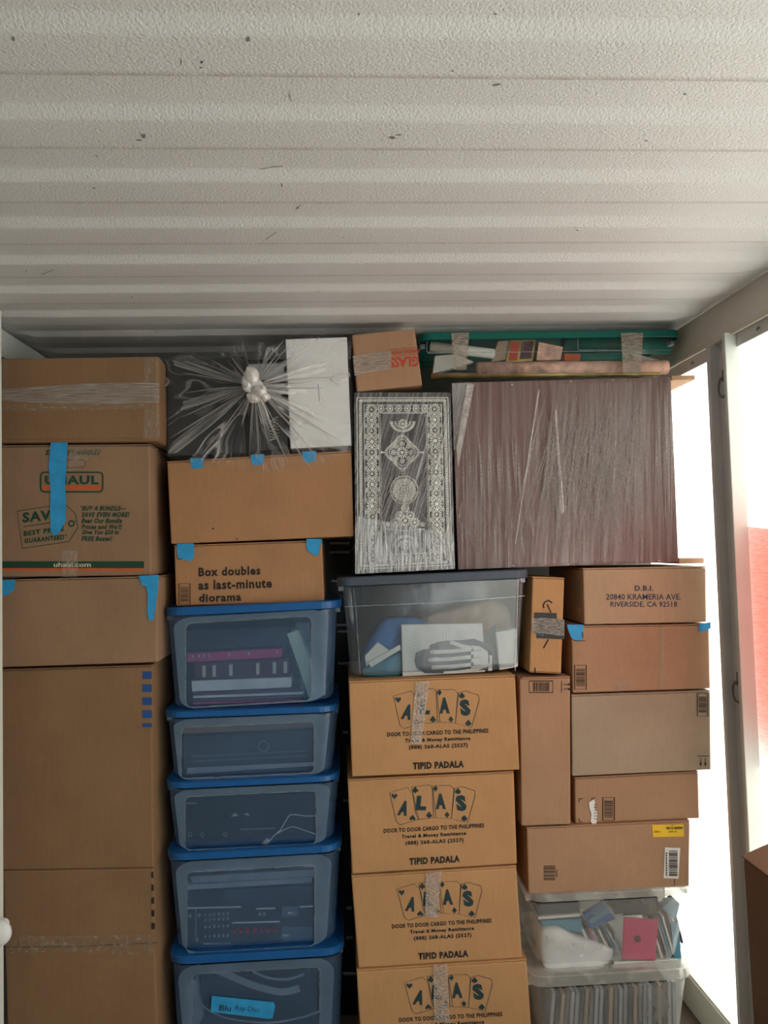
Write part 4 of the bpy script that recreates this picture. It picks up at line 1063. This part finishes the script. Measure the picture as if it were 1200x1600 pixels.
def cargo(q, Y, label, dx=0, dy=0, z0=None):
    b_ = cbox('cargo_box', label, q, Y, .42, M['card_c'], 'cargo boxes printed with four playing cards', z0=z0)
    mp0 = inv_affine(q if z0 is None else q)
    mp = lambda p_: mp0((p_[0]+dx, p_[1]+dy))
    p = Print(Y, .001, mp)
    cards = [([(609.5, 1238), (637, 1230), (646, 1240), (655, 1281), (626, 1289), (620, 1284)], 'A', (624, 1250, 639, 1274), -.28, ('h', (617, 1244), (645, 1278))),
             ([(644, 1229), (672, 1226), (677, 1232), (682, 1278), (654, 1281), (650, 1270)], 'L', (651, 1243, 667, 1266), -.12, ('c', (649.5, 1234), (671, 1274))),
             ([(676, 1228), (704, 1227), (710, 1233), (706, 1280), (678, 1278)], 'A', (681, 1240, 697, 1265), .03, ('d', (681, 1232), (699, 1274))),
             ([(711, 1232), (722, 1229), (742, 1236), (743, 1244), (731, 1287), (706, 1280)], 'S', (713, 1243, 729, 1269), .16, ('s', (716, 1236), (726, 1279)))]
    for poly_, ch, bb, tilt, su in cards:
        p.line(poly_, .8, True)
        suit(p, su[0], *su[1], 4.6, -tilt*0); suit(p, su[0], *su[2], 4.6, math.pi if su[0] == 'h' else 0)
    p.build('card_print', M['ink_teal'], b_)
    for poly_, ch, bb, tilt, su in cards:
        text(ch, *bb, Y, M['ink_teal'], b_, slope=-tilt*.4, shear=-tilt*.9, bold=.07, mp=mp)
    text('DOOR TO DOOR CARGO TO THE PHILIPPINES', 600, 1295, 757, 1302, Y, M['ink_black'], b_, slope=-.045, bold=.035, mp=mp)
    text('Travel & Money Remittance', 628, 1305, 729, 1312.5, Y, M['ink_black'], b_, slope=-.045, bold=.035, mp=mp)
    text('(888) 268-ALAS (2527)', 634, 1315, 725, 1323, Y, M['ink_black'], b_, slope=-.045, bold=.035, mp=mp)
    text('TIPID PADALA', 640, 1342, 719, 1353, Y, M['ink_black'], b_, slope=-.045, bold=.055, mp=mp)
    return b_
b = cargo([(545, 1065), (805, 1055), (812, 1203), (550, 1214)], 2.37, 'cargo box printed with four playing cards, directly under the slate-lidded tub', 4, 1)
strip([(650, 1066), (671, 1064)], [(641, 1162), (659, 1163)], 2.367, 'clear_tape', M['clear_tape'], b, wob=.004)
b = cargo([(543, 1218), (803, 1205), (808, 1350), (550, 1366)], 2.38, 'cargo box printed with four playing cards and showing no tape, second of the card-printed stack')
b = cargo([(549, 1369), (807, 1353), (816, 1497), (560, 1513)], 2.375, 'cargo box printed with four playing cards, third down the card-printed stack, taped over one card', 5, 1)
strip([(666, 1363), (690, 1362)], [(664, 1432), (684, 1434)], 2.372, 'clear_tape', M['clear_tape'], b, wob=.004)
b = cargo([(557, 1516), (823, 1499), (833, 1645), (566, 1660)], 2.368, 'cargo box printed with four playing cards, lowest of the card-printed stack', 7, 0)
strip([(677, 1508), (699, 1507)], [(678, 1596), (703, 1598)], 2.365, 'clear_tape', M['clear_tape'], b, wob=.004)
zb = min(W(833, 1645, 2.368).z, W(566, 1660, 2.368).z)-.003
cbox('cardboard_box', 'low plain cardboard box on the floor beneath the card-printed boxes', [(562, 1663), (833, 1650), (835, 1697), (566, 1700)], 2.372, .42, M['card_c'], z0=.002)

# ------------------------------------------------------------------ column four
YD = 2.50
GM = (M['bin_green'], M['lid_green'], M['bin_rim'], M['bin_green'])
t = tub('storage_tub', 'long shallow clear tub with dark green lid full of gift wrap rolls', [(657, 519), (1065, 514), (1065, 526), (658, 531)], [(668, 532), (1053, 527), (1046, 588), (674, 594)], YD, .40, GM, None, lipr=.025)
p = Print(YD+.012, .004); p.line(rr(667, 534, 817, 550, 3), .9); p.line(rr(903, 528, 1050, 547, 3), .9); p.line([(668, 552), (1052, 547)], .9)
o = p.build('rib_line', M['bin_rim'], t)
for x0, x1 in ((705, 733), (970, 1005)):
    strip([(x0, 520), (x1, 520)], [(x0+4, 583 if x0 > 900 else 578), (x1-4, 583 if x0 > 900 else 578)], YD-.004, 'packing_tape', M['tan_tape'], t, wob=.003)
Yc = YD+.05
def roll(a, b_, r_, name, label, m, dy=0, cat='roll'):
    A, B_ = W(*a, Yc+dy), W(*b_, Yc+dy); d = (B_-A)
    bm = bmesh.new(); bmesh.ops.create_cone(bm, cap_ends=True, segments=20, radius1=r_, radius2=r_, depth=d.length)
    bmesh.ops.transform(bm, matrix=Matrix.Translation((A+B_)/2) @ d.to_track_quat('Z', 'Y').to_matrix().to_4x4(), verts=bm.verts)
    o_ = finish(bm, name, m, None, True); return meta(o_, label, cat)
roll((746, 577), (1042, 574), .024, 'gift_wrap_roll', 'pink floral gift wrap roll lying along the front of the green-lidded tub', M['floral'], -.004)
roll((674, 588), (1030, 584), .010, 'gift_wrap_roll', 'gold foil gift wrap roll along the bottom of the green-lidded tub', M['gold'], -.008)
roll((672, 541), (772, 553), .017, 'gift_wrap_roll', 'white gift wrap roll under the left end of the green lid', M['paper'], .02)
roll((880, 538), (1045, 540), .030, 'gift_wrap_roll', 'dark green gift wrap roll at the right under the green lid', M['lid_green'], .07)
o = item('photo_frame', 'gold-edged red picture card standing in the green-lidded tub', [(796, 531), (838, 530), (832, 564), (790, 566)], .015, .006, M['gold'], 'picture')
slab([(799, 534), (812, 534), (808, 563), (795, 563)], Yc+.013, .002, 'red_panel', M['ink_red'], o, 0)
slab([(816, 534), (834, 533), (830, 560), (812, 561)], Yc+.013, .002, 'dark_panel', M['maroon'], o, 0)
item('gift_box', 'tan patterned gift box beside the gold-edged card', [(778, 533), (796, 532), (790, 562), (768, 566)], .02, .05, M['tan_cloth'], 'box')
item('gift_box', 'orange and gold patterned gift box with slanted top right of the gold-edged card', [(842, 534), (880, 542), (876, 562), (838, 563)], .02, .05, M['floral'], 'box')
item('gift_box', 'small rust-coloured gift box behind the long pink roll', [(882, 552), (908, 553), (906, 564), (882, 564)], .02, .04, M['ink_orange'], 'box')
item('tissue_paper', 'folded pale tissue at the left end of the green-lidded tub', [(680, 556), (712, 553), (742, 566), (676, 584)], .015, .03, M['paper'], 'tissue')
item('tissue_paper', 'white tissue sheet peeking over the roll at the right end of the green-lidded tub', [(992, 552), (1044, 566), (1044, 572), (992, 570)], .02, .02, M['paper'], 'tissue')

# wrapped cabinet
YW = 2.42
Q = [(706, 598), (1048, 589), (1060, 878), (716, 890)]
r = root('wrapped_cabinet', W(888, 885, YW+.2), 'brown board cabinet on its side bound in creased stretch film', 'cabinet')
slab(Q, YW, .018, 'back_panel', M['brown_panel'], r, .002)
side_m = M['brown_panel']
slab([(706, 600), (712, 600), (722, 888), (716, 889)], YW+.019, .30, 'side_panel', side_m, r, .001)
slab([(1042, 592), (1048, 592), (1060, 876), (1054, 876)], YW+.019, .30, 'side_panel', side_m, r, .001)
slab([(714, 600), (1041, 592), (1042, 597), (714, 605)], YW+.019, .30, 'end_panel', side_m, r, .001)
slab([(723, 883), (1053, 871), (1053, 876), (723, 888)], YW+.019, .30, 'end_panel', side_m, r, .001)
slab([(1049, 587), (1086, 586), (1086, 593), (1050, 594)], YW+.03, .30, 'overhanging_board', M['wood'], r, .001)
slab([(1061, 873), (1100, 872), (1100, 880), (1061, 881)], YW+.03, .30, 'overhanging_board', M['wood'], r, .001)
p = Print(YW, .0015)
for x, y in ((800, 601), (958, 594), (892, 596), (802, 884), (888, 882), (1030, 876)): p.disc(x, y, 1.2, 8)
p.build('nail', M['ink_cream'], r)
film_sheet(Q, YW, 'stretch_film', M['wrap'], r, 40, 20, .004, lambda u, v: (u*1.6+v*.05, v), .005)
film_sheet([(706, 599), (737, 598), (722, 700), (709, 702)], YW, 'stretch_film', M['wrap_bottom'], r, 8, 12, .002, lambda u, v: (u+v*.8, v), .010)
film_sheet([(868, 600), (1020, 596), (1005, 876), (830, 882)], YW, 'stretch_film', M['wrap'], r, 20, 16, .003, lambda u, v: (u*1.4-v*.1, v*1.2), .010)
for k, (q_, lo_) in enumerate((([(730, 600), (741, 600), (716, 730), (713, 700)], 0), ([(867, 640), (869.5, 640), (882, 800), (876, 803)], 0), ([(841, 610), (843.5, 608), (806, 850), (804.5, 850)], 0))):
    film_sheet(q_, YW, 'film_fold', M['streak'], r, 2, 10, .002, lambda u, v: (u, v), .016)
streaks([(722, 820, (655, 700), (770, 830), 24, (0, .09), (1.0, 3.2)), (725, 800, (690, 780), (810, 870), 20, (0, .05), (.5, 1.6)),
         (850, 1000, (600, 700), (700, 860), 190, (-.30, -.02), (.6, 2.2)), (850, 960, (620, 760), (720, 870), 120, (.05, .28), (.5, 1.9)),
         (985, 1050, (592, 640), (780, 875), 46, (-.02, .05), (.5, 1.7)), (870, 885, (720, 760), (850, 878), 8, (-.03, .1), (1, 2.6)),
         (720, 850, (780, 815), (830, 884), 34, (-.12, .12), (.8, 2.6)), (712, 724, (790, 820), (860, 880), 10, (.1, .8), (.5, 1.4)), (900, 1010, (600, 700), (760, 875), 60, (-.35, -.1), (.4, 1.2)), (700, 740, (600, 640), (640, 760), 14, (-.35, -.1), (.4, 1))], YW-.010, r, M['streak'], 9)

# small upright box
b = cbox('cardboard_box', 'small upright cardboard box with curved arrow print and black tape, beside the slate-lidded tub', [(832, 901), (882, 903), (877, 1053), (827, 1051)], 2.39, .22, M['card_c'], flaps=True)
p = Print(2.39); p.line([(863, 942), (857, 938), (851, 941), (849, 946), (850, 950)], 2.2); p.line([(855, 944), (858, 951), (861, 957)], 2.0); p.line([(857, 999), (853, 1006), (849, 1013)], 2.2)
p.rect(835, 1043, 837, 1051); p.line([(829, 1049), (876, 1051)], .7); p.build('arrow_print', M['ink_black'], b)
p = Print(2.39, .002); p.poly([(835, 957), (870, 958), (870, 968), (882, 969), (882, 999), (838, 997), (839, 990), (834, 989)]); p.build('black_tape', M['black_soft'], b)
strip([(831, 966), (850, 965), (870, 967), (882, 968)], [(831, 989), (850, 990), (870, 993), (882, 993)], 2.386, 'clear_tape', M['clear_tape'], b, wob=.004)
text('12', 842, 988, 850, 993, 2.386, M['teal'], b)

# labelled box
b = cbox('cardboard_box', 'tan box stamped with a street address, under the wrapped cabinet', [(911, 888), (1103, 885), (1104, 972), (913, 976)], 2.39, .40, M['card_d'])
text('D.B.I.', 992, 915, 1021, 923, 2.39, M['ink_blue'], b, bold=.025)
text('20840 KRAMERIA AVE.', 947, 928, 1064, 937, 2.39, M['ink_blue'], b, slope=.0, bold=.004)
text('RIVERSIDE, CA 92518', 954, 940, 1058, 949.5, 2.39, M['ink_blue'], b, bold=.004)
X = W(911.5, 930, 2.39).x-.002
o = mesh_obj('side_label', [(X, 2.41, W(911, 905, 2.41).z), (X, 2.47, W(911, 905, 2.41).z), (X, 2.47, W(911, 950, 2.41).z), (X, 2.41, W(911, 950, 2.41).z)], [(0, 1, 2, 3)], M['clear_tape'], b, uvs=[(0, 0), (1, 0), (1, 1), (0, 1)])

b = cbox('cardboard_box', 'brown box with blue tape on both top corners and a barcode at lower left', [(893, 978), (1108, 975), (1110, 1076), (895, 1083)], 2.39, .40, M['card_e'])
barcode(898, 1039.5, 916, 1077, 2.39, b, True, seed=8)
p = Print(2.39, .003); p.poly([(886, 976), (912, 976), (911, 992), (909, 1000), (903, 1002), (893, 997), (888, 985)]); p.build('painters_tape', M['blue_tape'], b)
p = Print(2.39, .003); p.poly([(1092, 975), (1111, 972), (1110, 982), (1100, 986), (1093, 989)]); p.build('painters_tape', M['blue_tape'], b)
p = Print(2.39, .004); p.line([(897, 1001), (915, 1001)], .9); p.line([(910, 987), (911, 997)], 1.2); p.build('corner_mark', M['ink_black'], b)
strip([(963, 1063), (985, 1061)], [(962, 1079), (988, 1077)], 2.388, 'clear_tape', M['film_haze'], b)
strip([(1031, 978), (1036, 978)], [(1030, 1077), (1040, 1076)], 2.388, 'clear_tape', M['film_haze'], b)

b = cbox('cardboard_box', 'wide grey-brown box with downward arrows at its lower right', [(893, 1086), (1110, 1079), (1111, 1203), (894, 1213)], 2.385, .42, M['card_grey'])
barcode(1089.5, 1083.5, 1106, 1119, 2.385, b, True, seed=12)
def arrows(cx, y0, Y, parent, w_=9, sc=1., horiz=False, cy=0):
    p = Print(Y)
    if not horiz:
        p.line([(cx-w_, y0), (cx+w_, y0)], 1.2)
        for dx in (-3.6, 3.6):
            p.line([(cx+dx, y0+3), (cx+dx, y0+12)], 1.3); p.poly([(cx+dx-2.2, y0+10.5), (cx+dx+2.2, y0+10.5), (cx+dx, y0+17)])
    else:
        p.line([(cx, cy-w_), (cx, cy+w_)], 1.0)
        for dy in (-3.6, 3.6):
            p.line([(cx+3, cy+dy), (cx+12, cy+dy)], 1.1); p.poly([(cx+10.5, cy+dy-2.2), (cx+10.5, cy+dy+2.2), (cx+16, cy+dy)])
    return p.build('arrow_print', M['ink_black'], parent)
arrows(1098.5, 1181.5, 2.385, b)

b = cbox('cardboard_box', 'tall narrow brown box beside the card-printed boxes, under the small upright box', [(812, 1059), (891, 1057), (892, 1288), (815, 1291)], 2.385, .42, M['card_e'])
barcode(827, 1064, 864, 1082, 2.385, b, False, seed=15); arrows(877.5, 0, 2.385, b, 9, 1, True, 1073)
p = Print(2.385); p.rect(813, 1057, 816, 1060); p.build('corner_mark', M['ink_black'], b)

b = cbox('cardboard_box', 'brown box with a torn white sticker and framed barcode, below the grey-brown box', [(898, 1215), (1091, 1205), (1093, 1279), (899, 1287)], 2.40, .40, M['card_e'])
barcode(942, 1246, 960, 1282, 2.40, b, True, seed=18)
p = Print(2.40)
for (x, y, a_, c_) in ((905, 1248, 1, 1), (905, 1284, 1, -1), (925, 1247, 1, 1)): p.line([(x, y+5*c_), (x, y), (x+5*a_, y)], 1.4)
p.build('corner_mark', M['ink_black'], b)
p = Print(2.40, .002); p.poly([(920, 1254), (928, 1249), (930, 1254), (929, 1262), (933, 1270), (932, 1286), (927, 1289), (923, 1284), (924, 1272), (921, 1262)]); p.build('torn_sticker', M['paper'], b)
p = Print(2.40, .003)
for k in range(6): p.line([(928, 1257+k*4.5), (932, 1257+k*4.5)], 1.0)
p.build('sticker_print', M['ink_blue'], b)

b = cbox('cardboard_box', 'brown box with yellow label and white barcode sticker, on the clear tub of discs', [(823, 1293), (1078, 1282), (1077, 1386), (826, 1397)], 2.39, .42, M['card_e'])
p = Print(2.39, .0012); p.poly([(1019, 1289), (1068, 1288), (1069, 1307), (1020, 1308)]); p.build('yellow_label', M['yellow'], b)
text('4616-40099', 1041, 1291.5, 1067, 1296, 2.388, M['ink_black'], b, bold=.02); text('COMPUTER', 1044, 1298.5, 1058, 1301, 2.388, M['ink_black'], b); text('WMIX', 1049, 1288.5, 1053, 1290.5, 2.388, M['ink_black'], b); text('A2614', 1022, 1298, 1032, 1301, 2.388, M['ink_black'], b)
p = Print(2.39, .0012); p.poly([(1039, 1324), (1063, 1325), (1060, 1373), (1037, 1372)]); p.build('white_sticker', M['paper'], b)
barcode(1045, 1328, 1059, 1370, 2.3885, b, True, False, seed=22, pad=.02)
p = Print(2.39, .0025)
for k in range(10): p.rect(1040.5, 1332+k*3.8, 1042.5, 1334.5+k*3.8)
p.build('sticker_digits', M['ink_black'], b)
barcode(849, 1352, 868, 1377, 2.39, b, True, False, seed=25, pad=.02)
p = Print(2.39)
for k in range(4): p.rect(869, 1359+k*3, 871, 1361+k*3)
p.line([(1054, 1374), (1054, 1386)], .8); p.build('print_marks', M['ink_black'], b)

# clear tubs
CM = (M['bin_clear'], M['bin_clear_lid'], M['bin_clear_lid'], M['bin_clear'])
t = tub('storage_tub', 'clear tub full of disc cases with a white cloth, second from the floor at right', [(825, 1400), (1087, 1387), (1087, 1398), (826, 1412)], [(829, 1413), (1081, 1400), (1068, 1508), (846, 1522)], 2.37, .42, CM, None, lipr=.04)
t = tub('storage_tub', 'clear tub packed with upright pale sleeves, lowest in the right corner', [(828, 1528), (1086, 1512), (1083, 1530), (831, 1545)], [(837, 1546), (1078, 1532), (1065, 1690), (850, 1698)], 2.37, .42, CM, None, z0=.002, lipr=.04)
Yc = 2.37+.055
def soft_white():
    lump('white_cloth', 'white cloth wedge at the lower left of the clear disc tub', [(844, 1456), (853, 1449), (872, 1448), (900, 1462), (935, 1473), (958, 1484), (955, 1500), (935, 1515), (880, 1520), (852, 1516), (845, 1490)], Yc-.02, .05, M['white'], 'cloth', 9, .006)
soft_white()
tl = [0]
def case_(q, dy, m, label, depth=.006, cat='case', nm='disc_case', grp=None):
    return item(nm, label, q, dy, depth, m, cat, grp, .0008)
o = case_([(975, 1434), (1029, 1437), (1024, 1501), (972, 1498)], -.01, M['magenta'], 'square magenta disc sleeve with a dark round centre')
p = Print(Yc-.01, .001); p.disc(996, 1467, 5.5, 16); p.build('centre_mark', M['maroon'], o)
slab([(962, 1430), (974, 1428), (971, 1503), (960, 1502)], Yc-.012, .006, 'clear_edge', M['case'], o, .001)
case_([(919, 1438), (948, 1420), (952, 1426), (923, 1444)], -.006, M['teal'], 'pale blue case tilted above the other cases', .02)
case_([(912, 1430), (944, 1410), (962, 1436), (922, 1452)], .004, M['lid_blue'], 'navy case tilted behind the pale blue case', .02)
case_([(841, 1433), (906, 1428), (906, 1432), (841, 1437)], 0, M['paper'], 'flat white case lying at the left of the clear disc tub', .1)
case_([(840, 1415), (906, 1411), (906, 1427), (840, 1431)], .01, M['dark_device'], 'dark flat box at the upper left of the clear disc tub', .1, 'box', 'box')
case_([(846, 1439), (908, 1436), (912, 1458), (846, 1448)], .012, M['teal'], 'blue-green case under the flat white case', .1)
case_([(1034, 1419), (1053, 1404), (1062, 1412), (1056, 1437), (1040, 1440)][:4], .004, M['teal'], 'pale blue bent case at the upper right of the clear disc tub', .03)
case_([(1048, 1442), (1060, 1440), (1065, 1500), (1054, 1503)], .004, M['teal'], 'pale blue case standing against the right end of the clear disc tub', .04)
ORD = ['first', 'second', 'third', 'fourth', 'fifth', 'sixth', 'seventh', 'eighth', 'ninth', 'tenth', 'eleventh']
CW = {'paper': 'white', 'dark_device': 'charcoal', 'magenta': 'magenta', 'grey': 'grey', 'black': 'black', 'maroon': 'maroon', 'teal': 'blue'}
cols = ['paper', 'dark_device', 'magenta', 'grey', 'black', 'paper', 'maroon', 'teal', 'paper', 'black', 'grey']
for k in range(11):
    x = 908+k*5.2; y = 1452+k*1.2-(k % 3)*2
    o = case_([(x, y), (x+3.6, y-1.4), (x+22, y+40-k*1.2), (x+18, y+42-k*1.2)], .012, M[cols[k]], CW[cols[k]]+' slanted disc case, '+ORD[k]+' from left in the row left of the magenta sleeve', .08, grp='slanted disc cases left of the magenta sleeve')
for k in range(9):
    x = 1016+k*4.4; y = 1442-k*2.6+(k % 2)*2
    cn = ['paper', 'black', 'grey', 'teal', 'paper', 'black', 'grey', 'paper', 'dark_device'][k]
    o = case_([(x, y), (x+3, y-1), (x+24-k*.9, y+66-k*1.8), (x+21-k*.9, y+68-k*1.8)], .008, M[cn], CW[cn]+' slanted disc case, '+ORD[k]+' from left in the row right of the magenta sleeve', .08, grp='slanted disc cases right of the magenta sleeve')
item('box', 'black box under the lid at the middle of the clear disc tub', [(960, 1404), (1028, 1402), (1030, 1428), (962, 1432)], .02, .12, M['black'], 'box')
item('tray_paper', 'crumpled white paper lining the bottom of the clear disc tub', [(960, 1503), (1064, 1500), (1064, 1507), (958, 1514)], -.006, .15, M['paper'], 'paper')
# upright sleeves
for k in range(26):
    x = 853+k*8.0; lean = 10-(k*.5)
    q = [(x+lean, 1551-k*.7+(k % 3)*2), (x+lean+5.4, 1551-k*.7+(k % 3)*2), (x+5.4, 1670), (x, 1670)]
    o = slab(q, Yc+.0+(k % 4)*.003, .25, 'record_sleeve', M[('grey', 'dark_device', 'tan_cloth', 'zinc', 'grey')[k % 5]], None, .0008)
    meta(o, 'thin upright sleeve in the packed row inside the lowest clear tub', 'sleeve', 'upright sleeves packed in the lowest clear tub')

# foreground brown box at the lower right edge
c0 = W(1161, 1342, 2.05); xl = c0.x; zt = c0.z
r = root('cardboard_box', (xl+.07, 1.85, .002), 'dark brown cardboard box with raised flap, near the camera at lower right edge', 'box')
xr_ = XR-.03
P = [Vector((xl, 1.60, zt)), Vector((xr_, 1.60, zt)), Vector((xr_, 1.60, .002)), Vector((xl+.012, 1.60, .002))]
finish(hexa(P, .45, .006), 'body', M['card_dark'], r)
for y0, y1, up in ((1.60, 1.822, .062), (1.826, 2.055, .055)):
    P = [Vector((xl-.001, y0, zt+.007)), Vector((xr_, y0, zt+up)), Vector((xr_, y0, zt+up-.004)), Vector((xl-.001, y0, zt+.003))]
    finish(hexa(P, y1-y0, .001), 'flap', M['card_dark'], r)
